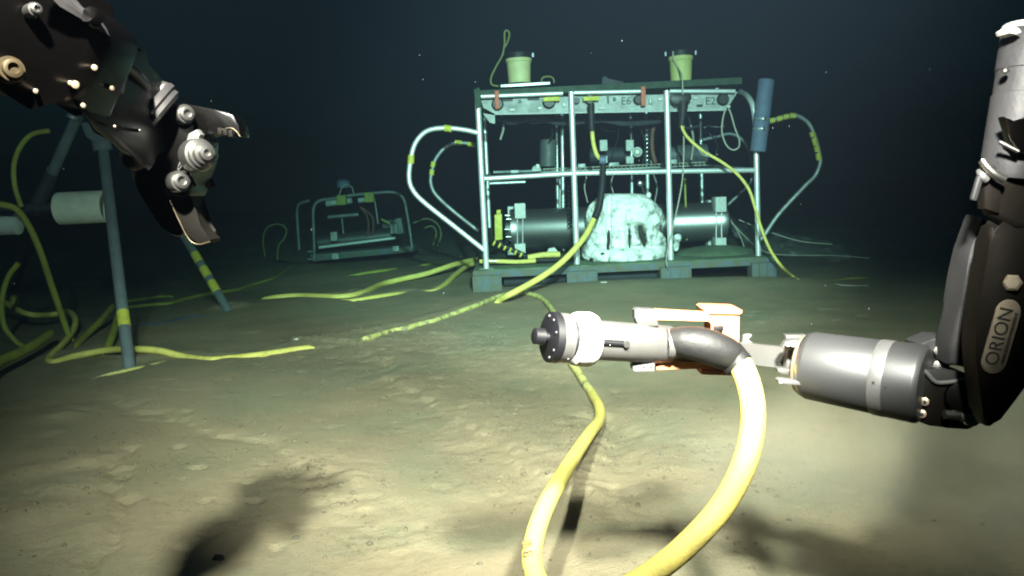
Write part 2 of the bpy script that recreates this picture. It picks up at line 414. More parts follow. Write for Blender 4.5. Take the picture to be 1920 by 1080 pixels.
# ------------------------------------------------------------------ crumbled mud over the disturbed ground
def build_rubble():
    g = np.random.default_rng(21)
    t = (1 + 5 ** .5) / 2
    iv = np.array([(-1, t, 0), (1, t, 0), (-1, -t, 0), (1, -t, 0), (0, -1, t), (0, 1, t), (0, -1, -t), (0, 1, -t), (t, 0, -1), (t, 0, 1), (-t, 0, -1), (-t, 0, 1)], float)
    iv /= np.linalg.norm(iv[0])
    fi = np.array([(0, 11, 5), (0, 5, 1), (0, 1, 7), (0, 7, 10), (0, 10, 11), (1, 5, 9), (5, 11, 4), (11, 10, 2), (10, 7, 6), (7, 1, 8), (3, 9, 4), (3, 4, 2), (3, 2, 6), (3, 6, 8), (3, 8, 9), (4, 9, 5), (2, 4, 11), (6, 2, 10), (8, 6, 7), (9, 8, 1)])
    cx, cy, cr = [], [], []
    for line, n, sp in ((RIDGE, 1500, .24), (RIDGE2, 1300, .30), (ROUGH2, 900, .22), (SCARP, 330, .09), (SMUDGE, 260, .10), (TROUGH, 420, .16), (fl((80, 900), (180, 880), (120, 1010)), 300, .16)):
        L = np.array(line); k = g.integers(0, len(L) - 1, n); u = g.random(n)[:, None]
        p = L[k] * (1 - u) + L[k + 1] * u + g.normal(0, sp, (n, 2))
        keep = fbm(p[:, 0] * 4 + 9, p[:, 1] * 4, 2) > g.random(n) * .6 - .22
        p = p[keep]; cx.append(p[:, 0]); cy.append(p[:, 1]); cr.append(.0022 + .0075 * g.random(len(p)) ** 3.2)
    cx, cy, cr = map(np.concatenate, (cx, cy, cr)); n = len(cx)
    z = height(cx, cy)
    v = iv[None] * (1 + g.uniform(-.38, .38, (n, 12, 1))) * cr[:, None, None] * g.uniform(.7, 1.5, (n, 1, 3))
    v = v * np.array([1, 1, .6]) + np.stack([cx, cy, z + cr * .12], -1)[:, None, :]
    f = (fi[None] + (np.arange(n) * 12)[:, None, None]).reshape(-1, 3)
    me = bpy.data.meshes.new('mud_crumbs'); me.from_pydata(v.reshape(-1, 3).tolist(), [], f.tolist()); me.materials.append(M['crumb'])
    me.polygons.foreach_set('use_smooth', [True] * len(me.polygons))
    o = bpy.data.objects.new('mud_crumbs', me); COL.objects.link(o)
    tag(o, 'fine crumbled mud scattered over the disturbed seabed', 'mud crumbs', kind='stuff')
build_rubble()

# ================================================================== instrument frame
YF, YR = 7.30, 9.00
fr = thing('instrument_frame', 'large steel tube instrument frame with round side bumpers and white connector panel', 'instrument frame', P(1160, 500, YF))
SB = 0.0
# posts
for (bx, by, tx, ty) in ((912, 503, 895, 176), (1082, 497, 1071, 172), (1258, 490, 1250, 170)):
    obj('post', bar(P(bx, by, YF), P(tx, ty, YF), .0265, 16), 'steel', fr)
obj('post', tube([P(1422, 480, YF), P(1420, 380, YF), P(1417, 250, YF), P(1413, 205, YF), P(1403, 182, YF + .1), P(1388, 172, YF + .45)], .025, 16), 'steel', fr)
for (bx, by, tx, ty, y) in ((919, 452, 907, 192, YR - .6), (1057, 470, 1054, 205, 8.4), (1216, 465, 1212, 200, 8.4), (1047, 450, 1043, 200, YR), (1186, 445, 1183, 200, YR), (1318, 440, 1313, 200, YR)):
    obj('rear_post', bar(P(bx, by, y), P(tx, ty, y), .020, 12), 'steel', fr)
# rails
for a, b in (((909, 335), (1077, 325)), ((1077, 325), (1254, 321)), ((1254, 321), (1420, 319))):
    obj('middle_rail', bar(P(*a, YF + .003), P(*b, YF + .003), .0225, 16), 'steel', fr)
for a, b in (((902, 181), (1055, 175)), ((1076, 174), (1210, 171)), ((1256, 171), (1378, 171))):
    obj('top_rail', bar(P(*a, YF - .02), P(*b, YF - .02), .018, 14), 'steel', fr)
for a, b, y in (((925, 323), (1318, 312), YR), ((925, 455), (1318, 440), YR)):
    obj('rear_rail', bar(P(*a, y), P(*b, y), .018, 12), 'steel_dull', fr)
for a, b in (((909, 335), (918, 326)), ((1420, 319), (1316, 310))):
    obj('side_rail', bar(P(*a, YF), P(*b, YR), .018, 12), 'steel_dull', fr)
# roof platform
z = P(1150, 163, YF).z
rl, rr = P(890, 160, YF).x, P(1395, 160, YF).x
def slab(c, sx, sy, sz, bev=.006, tilt=R(-0.45)):
    return box(c, sx, sy, sz, bev, Matrix.Rotation(tilt, 3, 'Y'))
obj('roof_platform', slab(((rl + rr) / 2, (YF + YR) / 2 + .05, z + .005), rr - rl, YR - YF, .062, .01), 'green_deck', fr)
for k in range(6):
    x = rl + (rr - rl) * (k + .5) / 6
    obj('roof_beam', box((x, (YF + YR) / 2 + .1, z - .045), .03, YR - YF - .1, .03, .003), 'steel_dull', fr)
obj('corner_bracket', plate([(888, 168), (899, 163), (903, 200), (893, 205)], YF - .035, .02, .003), 'green_deck', fr)
# connector panel
pan = obj('connector_panel', plate([(902, 188), (1068, 181), (1250, 177), (1384, 172), (1362, 206), (1250, 208), (1080, 210), (928, 214), (906, 202)], YF + .05, .02, .004), 'panel', fr)
obj('panel_bracket', plate([(905, 212), (928, 216), (928, 232), (918, 230)], YF + .04, .03, .003), 'panel', fr)
obj('panel_edge', bar(P(928, 214, YF + .045), P(1362, 206, YF + .045), .008, 8), 'steel', fr)
def vt(px, py, y): return Matrix.Translation(P(px, py, y)) @ Matrix.Rotation(R(90), 4, 'X') @ Matrix.Rotation(R(0), 4, 'Z')
for s, px, py in (('E6', 1174, 190), ('E2', 1332, 190)):
    b = box(P(px, py, YF + .045), S(26, YF), .006, S(20, YF), .002)
    lp = obj('number_plate', b, 'panel', fr)
    obj('number', text_bm(s, .095, vt(px, py, YF + .040), .001, 1.0), 'ink', lp)
for px, py in ((950, 184), (1000, 182)):
    obj('warning_strip', box(P(px, py + 4, YF + .046), S(22, YF), .004, S(4, YF), .001), 'ink', fr)
def port(px, py, r, y=YF + .05, m='black_plastic', depth=.06):
    a = P(px, py, y); b = a + Vector((0, -1, 0))
    R_ = S(r, y)
    return obj('port', lathe(a, b, [(0, R_), (depth * .6, R_), (depth * .7, R_ * .8), (depth, R_ * .78), (depth, 0)], 20), m, fr)
for px, py, r in ((933, 196, 11), (1029, 192, 12), (1105, 187, 10), (1196, 188, 9), (1280, 186, 11), (1354, 187, 11), (1080, 190, 6)):
    port(px, py, r)
for px, (y0, y1) in ((932, (171, 204)), (1206, (163, 198))):
    obj('lever', box((P(px, (y0 + y1) / 2, YF - .04)), S(8.5, YF), .03, S(y1 - y0, YF), .006), 'orange_faded', fr)
for px, py, wd in ((1034, 186, 31), (1108, 185, 29)):
    obj('t_handle', box(P(px, py, YF - .03), S(wd, YF), .04, S(8, YF), .008), 'yellow_tape', fr)
# bumpers
def bumper(pp, y0, y1, r, tapes, dull=False):
    n = len(pp)
    pts = [P(a, b, y0 + (y1 - y0) * i / (n - 1)) for i, (a, b) in enumerate(pp)]
    o = obj('bumper', tube(pts, r, 14), 'steel_dull' if dull else 'steel', fr)
    for (a, b, c, d) in tapes:
        t0, t1 = P(a, b, y0), P(c, d, y0)
        obj('tape_band', bar(t0, t1, r * 1.35, 14), 'yellow_tape', o)
bumper([(896, 249), (868, 243), (832, 240), (800, 246), (779, 268), (770, 300), (767, 335), (775, 358), (797, 381), (850, 423), (909, 470)], YF, YF, .0225, ((833, 240, 847, 242), (771, 291, 770, 307)))
bumper([(892, 272), (865, 268), (838, 274), (817, 298), (809, 325), (808, 345), (818, 366), (850, 396), (897, 433)], YF + .9, YF + .9, .019, ((853, 267, 866, 268), (876, 270, 890, 272), (813, 303, 811, 313), (810, 318, 809, 328)), True)
bumper([(1424, 232), (1445, 226), (1470, 220), (1494, 217), (1516, 231), (1528, 256), (1535, 282), (1538, 305), (1528, 330), (1508, 350), (1460, 402), (1434, 440), (1424, 452)], YF + .02, YF + .02, .0185,
       ((1443, 227, 1452, 225), (1456, 224, 1466, 221), (1469, 220, 1478, 218), (1481, 217, 1491, 217), (1522, 247, 1525, 256), (1526, 258, 1530, 272), (1531, 274, 1533, 284), (1534, 287, 1536, 300)), True)
bumper([(1318, 262), (1345, 256), (1370, 251), (1392, 262), (1405, 285), (1411, 315), (1405, 345), (1385, 365), (1350, 398)], YR - .3, YR - .3, .017, (), True)
# skid base
zb = P(1160, 492, YF).z
xl, xr = P(887, 520, 7.2).x, P(1450, 500, 7.2).x
TL = -R(0.9)
def zt(x): return P(887, 509, 7.2).z + (P(1450, 483, 7.2).z - P(887, 509, 7.2).z) * (x - xl) / (xr - xl)
tilt = -math.atan((zt(xr) - zt(xl)) / (xr - xl)); RT = Matrix.Rotation(tilt, 3, 'Y')
xc = (xl + xr) / 2
obj('skid_deck', box((xc, 8.1, zt(xc) - .002), xr - xl - .02, 1.86, .03, .006, RT), 'silt_deck', fr)
obj('skid_beam', box((xc, 7.2, zt(xc) - .030), xr - xl, .07, .062, .006, RT), 'skid', fr)
obj('skid_beam', box((xc, 9.05, zt(xc) - .030), xr - xl, .07, .062, .006, RT), 'skid', fr)
for x in (xl + .035, xr - .035):
    obj('skid_side', box((x, 8.12, zt(x) - .05), .07, 1.78, .10, .006), 'skid', fr)
obj('skid_beam', box((xc, 7.215, zt(xc) - .20), xr - xl, .05, .05, .006, RT), 'skid', fr)
for a, b in ((887, 940), (1062, 1118), (1236, 1292), (1405, 1449)):
    xa, xb = P(a, 520, 7.2).x, P(b, 520, 7.2).x; xm = (xa + xb) / 2; z1 = zt(xm) - .05
    for yy in (7.2, 9.02):
        bm = box((xm, yy, z1 - .085), xb - xa, .16, .20, .006)
        for q in (.02, .34, .66, .98):
            add_box(bm, (xa + (xb - xa) * q, yy - .083, z1 - .08), .014, .022, .19, .003)
        obj('skid_foot', bm, 'skid', fr)
obj('skid_tube', bar((P(945, 530, 7.35).x, 7.4, zt(xl) - .12), (P(1235, 520, 7.35).x, 7.4, zt(xl) - .12), .055, 20), 'skid_dark', fr)
for px, py in ((912, 505), (1086, 498), (1262, 491), (1423, 482)):
    c = P(px, py, YF - .03); obj('post_pad', box((c.x, c.y, c.z - .004), S(28, YF), .12, .022, .004, RT), 'white_block' if px < 1100 else 'skid', fr)
# shelf with perforated edge
a, b = P(1004, 319, 8.1), P(1325, 311, 8.1)
c = (a + b) / 2
obj('shelf', box((c.x, c.y + .4, c.z - .01), (b - a).length, .8, .014, .002, RT), 'steel_dull', fr)
bm = bar(P(1018, 317, 8.05), P(1322, 304, 8.05), .006, 6)
for k in range(40):
    t = k / 39; px = 1020 + t * 300
    add_tube(bm, [P(px, 317 - t * 12.5, 8.05), P(px, 324 - t * 12.5, 8.05)], .0045, 6, 1)
obj('shelf_edge', bm, 'cord', fr)
obj('shelf_fitting', plate([(995, 322), (1000, 311), (1012, 310), (1016, 321)], 7.9, .08, .004), 'steel_dull', fr)
obj('fitting_knob', bar(P(1008, 308, 7.9), P(1008, 315, 7.9), .018, 12), 'white_plastic', fr)
# equipment on the shelf
obj('grey_housing', lathe(P(1028, 312, 8.4), P(1028, 262, 8.4), [(0, .09), (.24, .09), (.27, .08), (.285, .04), (.285, 0)], 24), 'grey_can', fr)
obj('grey_housing', lathe(P(1240, 292, 8.3), P(1330, 288, 8.3), [(0, 0), (0, .10), (.14, .10), (.15, .107), (.17, .107), (.18, .10), (.46, .10), (.47, 0)], 24), 'grey_can', fr)
obj('grey_housing', lathe(P(1105, 292, 8.5), P(1180, 290, 8.5), [(0, 0), (0, .085), (.42, .085), (.42, 0)], 24), 'dark_stuff', fr)
for px, py in ((1131, 273), (1131, 299), (1180, 273), (1180, 300)):
    obj('clamp_block', box(P(px, py, 8.2), S(14, 8.2), .09, S(20 if py < 290 else 13, 8.2), .006), 'white_block', fr)
obj('valve', lathe(P(1195, 285, 8.1), P(1195, 285, 7.9), [(0, 0), (0, .045), (.04, .05), (.06, .03), (.09, .02), (.09, 0)], 16), 'white_plastic', fr)
obj('brown_hose', tube([P(1248, 200, 8.0), P(1236, 218, 8.0), P(1224, 245, 8.0), P(1223, 280, 8.0), P(1229, 306, 8.0)], .022, 10), 'brown_hose', fr)
obj('coiled_lead', tube([P(1216 + 4 * math.cos(k * 1.6), 205 + k * 2.0, 7.95 + .02 * math.sin(k * 1.6)) for k in range(52)], .006, 6, 2), 'black_rubber', fr)
obj('coiled_lead', tube([P(1068 + 4 * math.cos(k * 1.6), 330 + k * 2.0, 7.7 + .02 * math.sin(k * 1.6)) for k in range(50)], .006, 6, 2), 'black_rubber', fr)
obj('wiring_loom', tube([P(925, 222, 7.7), P(960, 228, 7.8), P(1010, 224, 7.8), P(1060, 231, 7.8), P(1120, 226, 7.8), P(1180, 232, 7.8), P(1240, 226, 7.8)], .028, 8, wob=.5), 'dark_stuff', fr)
obj('under_rail', bar(P(918, 344, 8.0), P(985, 341, 8.0), .014, 10), 'steel', fr)
# long pressure housing on the deck
A, B = P(948, 430, 8.0), P(1366, 414, 8.0); L_ = (B - A).length; rH = S(37, 8.0)
ph = obj('pressure_housing', lathe(A, B, [(0, 0), (0, rH * .55), (.05, rH * .6), (.05, rH * 1.0), (.12, rH * 1.03), (.14, rH * .97), (L_ - .14, rH * .97), (L_ - .12, rH * 1.03), (L_ - .05, rH), (L_ - .05, rH * .5), (L_, rH * .4), (L_, 0)], 48), 'housing', fr)
for px, pyt, pyb in ((975, 395, 466), (1348, 383, 455)):
    x = P(px, 420, 8.0).x
    for py, h in ((pyt, 28), (pyb, 20)):
        obj('clamp_block', box(P(px, py, 7.84), S(20, 7.84), .16, S(h, 7.84), .006), 'white_block', fr)
        obj('clamp_block', box(P(px - 14, py + 3, 8.1), S(18, 8.1), .14, S(h * .8, 8.1), .006), 'white_block', fr)
    for dx in (-5, 5): obj('clamp_rod', bar(P(px + dx, pyt, 7.80), P(px + dx, pyb, 7.80), .006, 8), 'steel', fr)
obj('end_cap', plate([(927, 403), (941, 401), (942, 449), (928, 451)], 7.75, .06, .006), 'yellow_tape', fr)
obj('end_cap', plate([(931, 394), (939, 393), (939, 401), (931, 402)], 7.75, .06, .004), 'yellow_tape', fr)
for px, py in ((951, 404), (953, 411), (953, 444), (950, 430)):
    obj('end_bolt', bar(P(px - 4, py, 7.78), P(px + 5, py, 7.78), .014, 10), 'bolt', fr)
obj('black_lead', tube([P(918, 430, 7.7), P(922, 452, 7.6), P(940, 460, 7.5), P(960, 468, 7.5), P(985, 480, 7.5)], .026, 10, wob=.2), 'black_rubber', fr)
for k in range(6):
    px, py = 925 + k * 10, 455 + k * 4.4
    obj('yellow_band', bar(P(px, py, 7.49), P(px + 3, py + 1.5, 7.49), .029, 10), 'yellow_tape', fr)
obj('deck_hose', tube([P(900, 490, 7.45), P(935, 490, 7.42), P(970, 491, 7.42), P(1005, 489, 7.45)], .020, 12), 'yellow', fr)
for px in (917, 922, 927, 932): obj('hose_ring', bar(P(px, 489.5, 7.43), P(px + 2, 489.6, 7.43), .029, 12), 'bolt', fr)
obj('deck_hose', tube([P(990, 483, 7.5), P(1020, 478, 7.5), P(1050, 477, 7.5)], .028, 12), 'yellow', fr)
obj('black_lead', tube([P(1005, 488, 7.42), P(1040, 487, 7.45), P(1078, 484, 7.5)], .024, 10), 'black_rubber', fr)
obj('deck_fitting', plate([(1025, 474), (1029, 466), (1040, 464), (1046, 471), (1046, 476)], 7.6, .08, .006), 'white_block', fr)
obj('silt_heap', (lambda bm: (bmesh.ops.create_icosphere(bm, subdivisions=4, radius=1, matrix=Matrix.Translation((P(1345, 470, 7.7).x, 7.75, zt(1.2) - .02)) @ Matrix.Diagonal((.42, .35, .11, 1))), bm)[1])(bmesh.new()), 'silt_deck', fr)
obj('inner_post', bar(P(1288, 450, 7.9), P(1284, 335, 7.9), .010, 8), 'yellow_dull', fr)
obj('inner_post', bar(P(1050, 400, 8.0), P(1050, 335, 8.0), .008, 8), 'steel', fr)
obj('camera_head', lathe(P(1203, 344, 7.7), P(1192, 342, 7.9), [(0, 0), (0, .018), (.01, .034), (.06, .034), (.09, .02), (.09, 0)], 20), 'bolt', fr)
obj('camera_bracket', bar(P(1203, 346, 7.72), P(1210, 372, 7.72), .012, 8), 'dark_stuff', fr)
obj('vent_pipe', tube([P(1320, 240, 8.2), P(1327, 236, 8.2), P(1350, 238, 8.2), P(1358, 236, 8.2)], .009, 8), 'steel_dull', fr)
# roof fittings
obj('roof_bar', box(P(985, 159, YF + .1), S(92, YF), .05, S(5, YF), .004, Matrix.Rotation(R(-1), 3, 'Y')), 'steel', fr)
obj('roof_handle', tube([P(1016, 156, 7.5), P(1016, 148, 7.5), P(1022, 144, 7.5), P(1033, 144, 7.5), P(1038, 149, 7.5), P(1039, 156, 7.5)], .008, 8), 'green_cord', fr)
obj('roof_fitting', box(P(1357, 153, 7.5), S(11, 7.5), .08, S(10, 7.5), .01), 'white_block', fr)
obj('roof_fitting', box(P(1373, 158, 7.45), S(24, 7.5), .06, S(5, 7.5), .006), 'yellow_tape', fr)
obj('roof_fitting', plate([(1128, 160), (1130, 143), (1138, 142), (1141, 150), (1170, 151), (1170, 160)], 7.7, .2, .01), 'dark_stuff', fr)

rnd = random.Random(11)
for pp in ([(1262, 212), (1270, 232), (1290, 240), (1312, 236)], [(940, 214), (944, 240), (938, 262)], [(985, 214), (990, 228), (1010, 230), (1040, 222)], [(1120, 212), (1128, 240), (1150, 246), (1168, 230), (1172, 214)],
           [(1155, 212), (1160, 250), (1150, 285), (1140, 310)], [(1205, 212), (1202, 240), (1210, 270), (1206, 306)], [(1330, 250), (1345, 270), (1340, 300)], [(1290, 214), (1300, 260), (1296, 300)], [(1030, 214), (1036, 250), (1030, 262)],
           [(1100, 330), (1096, 352), (1102, 380)], [(1225, 326), (1232, 350), (1228, 378)], [(1150, 326), (1146, 345), (1150, 362)]):
    yy = rnd.uniform(7.7, 8.3)
    obj('wire', tube([P(a, b, yy) for a, b in pp], rnd.choice([.006, .008, .011]), 6), rnd.choice(['black_rubber', 'cord', 'steel_dull', 'dark_stuff']), fr)
for px, py, w_, h_ in ((960, 206, 9, 5), (975, 190, 6, 6), (1012, 203, 8, 4), (1058, 196, 7, 8), (1140, 184, 3, 18), (1128, 203, 12, 4), (1152, 186, 5, 6), (1220, 190, 6, 10), (1238, 186, 8, 5), (1304, 184, 8, 5), (1312, 198, 10, 4), (1366, 200, 6, 4)):
    obj('panel_fitting', box(P(px, py, YF + .035), S(w_, YF), .03, S(h_, YF), .004), rnd.choice(['steel_dull', 'dark_stuff', 'white_block', 'grey_can']), fr)
for px, py, w_, h_ in ((1150, 309, 20, 9), (1090, 312, 14, 10), (1222, 306, 10, 12), (1262, 304, 12, 10), (1300, 300, 10, 12), (965, 322, 16, 6)):
    obj('shelf_fitting', box(P(px, py, 8.15), S(w_, 8.1), .10, S(h_, 8.1), .008), rnd.choice(['steel_dull', 'dark_stuff', 'grey_can']), fr)
# tubs on the roof
def tub(px0, px1, py0, py1, m, label):
    y = 7.55; cx = (px0 + px1) / 2
    b = P(cx, py1, y); r = S((px1 - px0) / 2, y); h = S(py1 - py0, y)
    t = thing('tub', label, 'tub', b, 'tubs on the frame roof')
    obj('tub_body', lathe(b, b + Vector((0, 0, 1)), [(0, r * .84), (h * .3, r * .87), (h * .85, r * .92), (h * .86, r), (h, r), (h, r * .9), (h * .9, r * .86), (h * .9, 0)], 32), m, t)
    obj('lid', lathe(b + Vector((0, 0, h)), b + Vector((0, 0, 2)), [(0, r * .86), (.02, r * .9), (.05, r * .86), (.075, r * .6), (.085, 0)], 24), 'black_rubber', t)
    return t, b, r, h
t, b, r, h = tub(950, 998, 113, 156, 'bucket', 'pale yellow tub on the frame roof beside the looped cord')
obj('latch', box(b + Vector((r * 1.1, 0, h + .03)), .02, .02, .04, .004), 'steel_dull', t)
t, b, r, h = tub(1255, 1299, 109, 160, 'tub_green', 'taller green tub on the frame roof with thin cords hanging over it')
for s in (-1, 1): obj('latch', box(b + Vector((r * 1.25 * s, 0, h + .03)), .018, .02, .04, .004), 'steel_dull', t)
solo('cord', tube([P(935, 162, 7.4), P(922, 158, 7.4), P(921, 145, 7.4), P(930, 125, 7.4), P(942, 103, 7.4), P(946, 80, 7.4), P(946, 62, 7.4), P(950, 57, 7.4), P(955, 62, 7.4), P(953, 75, 7.4), P(947, 88, 7.4)], .0085, 8), 'green_cord',
     'thin olive cord rising in a loop beside the pale tub', 'cord')
solo('cord', tube([P(1262, 96, 7.45), P(1263, 112, 7.45), P(1272, 128, 7.42), P(1279, 145, 7.25), P(1280, 175, 7.22), P(1282, 240, 7.22), P(1281, 320, 7.22), P(1274, 370, 7.2), P(1263, 420, 7.18), P(1256, 450, 7.16), P(1250, 480, 7.1), P(1251, 500, 7.06), G(1262, 522)], .0065, 8), 'cord',
     'thin pale cord hanging from the green tub down to the mud', 'cord')
solo('cord', tube([P(1360, 205, 7.3), P(1355, 225, 7.3), P(1354, 250, 7.3), P(1362, 272, 7.3), P(1374, 281, 7.3), P(1385, 276, 7.3), P(1386, 262, 7.3), P(1378, 240, 7.3), P(1371, 215, 7.3), P(1366, 203, 7.3)], .0075, 8), 'cord',
     'slack cord loop hanging below the E2 end of the panel', 'cord')
# blue cylinder on the right post
t = thing('flotation_cylinder', 'matt blue cylinder strapped to the right post of the large frame', 'cylinder', P(1422, 283, 7.2))
a, b = P(1421, 284, 7.2), P(1437, 149, 7.2); L_ = (b - a).length; r = S(14.5, 7.2)
cy = obj('body', lathe(a, b, [(0, 0), (0, r * .93), (.008, r), (L_ - .008, r), (L_, r * .93), (L_, 0)], 32), 'blue_float', t)
d = (b - a).normalized()
for q in (.31, .45):
    c = a + d * L_ * q
    st = obj('strap', lathe(c - d * .006, c + d, [(0, r * 1.01), (0, r * 1.04), (.012, r * 1.04), (.012, r * 1.01)], 32), 'steel_dull', t)
    obj('buckle', box(c + Vector((0, -r * 1.05, 0)), .035, .02, .03, .005), 'bolt', t)

# ------------------------------------------------------------------ white crusted mass in the middle bay
def build_mass():
    rows = [(363, 1138, 1200), (366, 1127, 1212), (372, 1118, 1221), (380, 1111, 1229), (392, 1103, 1240), (405, 1101, 1242), (417, 1102, 1240), (425, 1106, 1231), (433, 1104, 1233), (445, 1099, 1245), (458, 1098, 1247), (470, 1094, 1250), (480, 1093, 1251), (488, 1098, 1242), (494, 1116, 1208), (499, 1132, 1190)]
    tb = [r[0] for r in rows]
    bm = bmesh.new(); nr, ns = 90, 120; y0 = 7.62; prev = None; allr = []
    for i in range(nr):
        py = 363 + (499 - 363) * i / (nr - 1)
        xl_ = np.interp(py, tb, [r[1] for r in rows]); xr_ = np.interp(py, tb, [r[2] for r in rows])
        cx, hw = (xl_ + xr_) / 2, (xr_ - xl_) / 2
        dep = .27 * min(1, hw / 62)
        ring = []
        for k in range(ns):
            a = 2 * math.pi * k / ns
            ca, sa = math.cos(a), math.sin(a)
            ex = abs(ca) ** .8 * (1 if ca > 0 else -1); ey = abs(sa) ** .8 * (1 if sa > 0 else -1)
            px = cx + hw * ex; yy = y0 + dep * ey
            if sa < 0:
                def gr(gx, gy, sx, sy, dd, sl=0): return dd * math.exp(-((px - gx - sl * (py - gy)) / sx) ** 4 - ((py - gy) / sy) ** 4)
                yy += gr(1141, 420, 4, 55, .06) + gr(1178, 438, 3.5, 34, .06) + gr(1203, 440, 7.5, 20, .22, .35) + gr(1120, 395, 8, 20, .07)
                yy -= .10 * math.exp(-((px - 1157) / 26) ** 2 - ((py - 484) / 15) ** 2)
                yy -= .05 * math.exp(-((px - 1214) / 22) ** 2 - ((py - 405) / 26) ** 2)
                yy += .05 * math.exp(-((py - 464) / 4.5) ** 2) * (1 - math.exp(-((px - 1157) / 20) ** 2) * .6)
            v = P(px, py, yy)
            n = mnoise.fractal(v * 11, 1.0, 2.0, 6) * .024 + mnoise.noise(v * 45) * .008 + mnoise.noise(v * 5) * .035
            dirv = (v - P(cx, py, y0)); dirv.normalize()
            ring.append(bm.verts.new(v + dirv * n))
        allr.append(ring)
    for A_, B_ in zip(allr[:-1], allr[1:]):
        for k in range(ns): bm.faces.new((A_[k], A_[(k + 1) % ns], B_[(k + 1) % ns], B_[k]))
    bm.faces.new(allr[0]); bm.faces.new(allr[-1][::-1])
    t = thing('crusted_mass', 'tall white crusted lump with dark crevices in the middle bay', 'white lump', P(1172, 499, 7.6))
    obj('body', bm, 'lump', t)
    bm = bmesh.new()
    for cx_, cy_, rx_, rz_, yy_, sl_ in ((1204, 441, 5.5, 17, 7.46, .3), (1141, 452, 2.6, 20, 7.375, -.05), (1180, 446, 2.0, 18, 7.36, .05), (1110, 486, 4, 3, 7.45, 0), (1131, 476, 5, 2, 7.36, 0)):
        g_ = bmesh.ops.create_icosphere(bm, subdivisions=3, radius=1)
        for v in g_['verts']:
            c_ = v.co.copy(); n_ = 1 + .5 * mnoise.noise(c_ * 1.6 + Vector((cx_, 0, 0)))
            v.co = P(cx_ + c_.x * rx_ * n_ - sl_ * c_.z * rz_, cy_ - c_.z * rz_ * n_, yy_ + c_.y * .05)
    obj('hollow_shade', bm, 'hollow_shade', t)  # dark blobs set into the crevices as their shade
    bm = bmesh.new()
    bmesh.ops.create_icosphere(bm, subdivisions=3, radius=1, matrix=Matrix.Translation(P(1216, 366, 7.6)) @ Matrix.Diagonal((.025, .03, .03, 1)))
    for v in bm.verts: v.co += Vector((1, 1, 1)) * mnoise.noise(v.co * 40) * .012
    obj('knob', bm, 'lump', t)
    bm = bmesh.new()
    for (px, py, rx, rz) in ((1270, 446, 8, 8), (1268, 460, 5, 12)):
        bmesh.ops.create_icosphere(bm, subdivisions=3, radius=1, matrix=Matrix.Translation(P(px, py, 7.8)) @ Matrix.Diagonal((S(rx, 7.8), .04, S(rz, 7.8), 1)))
    for v in bm.verts: v.co += Vector((1, 1, 1)) * mnoise.noise(v.co * 30) * .015
    solo('crust_fragment', bm, 'lump', 'small white crusted piece just right of the tall white lump', 'crust fragment')
build_mass()
def flake(px, py, w, h, y=None, seed=0, label=None, m='white_debris', name='white_flake', grp='white flakes on the mud before the frame', cat='flake'):
    rnd = random.Random(seed * 7 + int(px)); c = G(px, py); y = c.y
    bm = bmesh.new(); sx, sz = S(w, y) / 2, S(h, y) / 2
    bmesh.ops.create_icosphere(bm, subdivisions=3, radius=1)
    for v in bm.verts:
        n = 1 + .55 * mnoise.noise(v.co * 1.7 + Vector((px, py, seed)))
        v.co = Vector((v.co.x * sx * n, v.co.y * sx * .8 * n, v.co.z * sz * n)) + c + Vector((0, 0, sz * .55))
    return solo(name, bm, m, label, cat, grp)
FL = [(1149, 516, 30, 8, 'long white flake on the mud under the white lump'), (1193, 514, 14, 10, 'upright chip on the mud under the right side of the white lump'), (1169, 522, 13, 5, 'low flat chip on the mud just right of the long white flake'),
      (1183, 521, 7, 6, 'small round white chip on the mud between the flakes below the lump'), (1240, 516, 13, 6, 'pale flake just left of where the hanging cord meets the mud'), (1268, 519, 24, 7, 'bright wide flake where the hanging cord meets the mud'), (1163, 505, 12, 5, 'chip lying against the skid under the white lump'),
      (1132, 530, 12, 3, 'thin grey flake nearest the long white flake on open mud')]
for i, (a, b_, c_, d_, lb) in enumerate(FL): flake(a, b_, c_, d_, seed=i, label=lb)
flake(556, 637, 10, 4, seed=20, label='lone white chip on the mud above the torn cable end', grp=None)
flake(1240, 854, 9, 8, seed=21, m='pebble', label='whitish pebble on rough mud right of the thick cable', name='pebble', grp='pebbles on the mud', cat='pebble')
flake(1011, 800, 9, 7, seed=22, m='pebble', label='whitish pebble on the mud left of the thick cable', name='pebble', grp='pebbles on the mud', cat='pebble')
flake(410, 1049, 22, 12, seed=23, label='black lump standing in for a dark hole in the shadow of the black arm', m='black_rubber', name='pebble', grp='pebbles on the mud', cat='pebble')  # black lump painting the darkness of a hole in the mud
for i, (a, b_, w_, h_, lb) in enumerate(((548, 858, 9, 6, 'dark crumb on smooth mud at the end of the low scarp'), (184, 890, 9, 7, 'dark crumb beside the mud lump at lower left'), (120, 1024, 10, 8, 'dark crumb on speckled mud low on the left'), (135, 850, 12, 6, 'dark crumb in the dim mud above the left lumps'),
        (500, 868, 7, 4, 'dark crumb below the low scarp'), (900, 1058, 12, 6, 'dark crumb near the bottom beside the thick cable'), (555, 1009, 14, 6, 'dark crumb just right of the arm shadow'), (430, 787, 7, 3, 'tiny dark crumb on smooth mud below the buried yellow strip'))):
    flake(a, b_, w_, h_, seed=30 + i, label=lb, m='pebble', name='mud_crumb', grp='dark crumbs on the mud', cat='mud crumb')

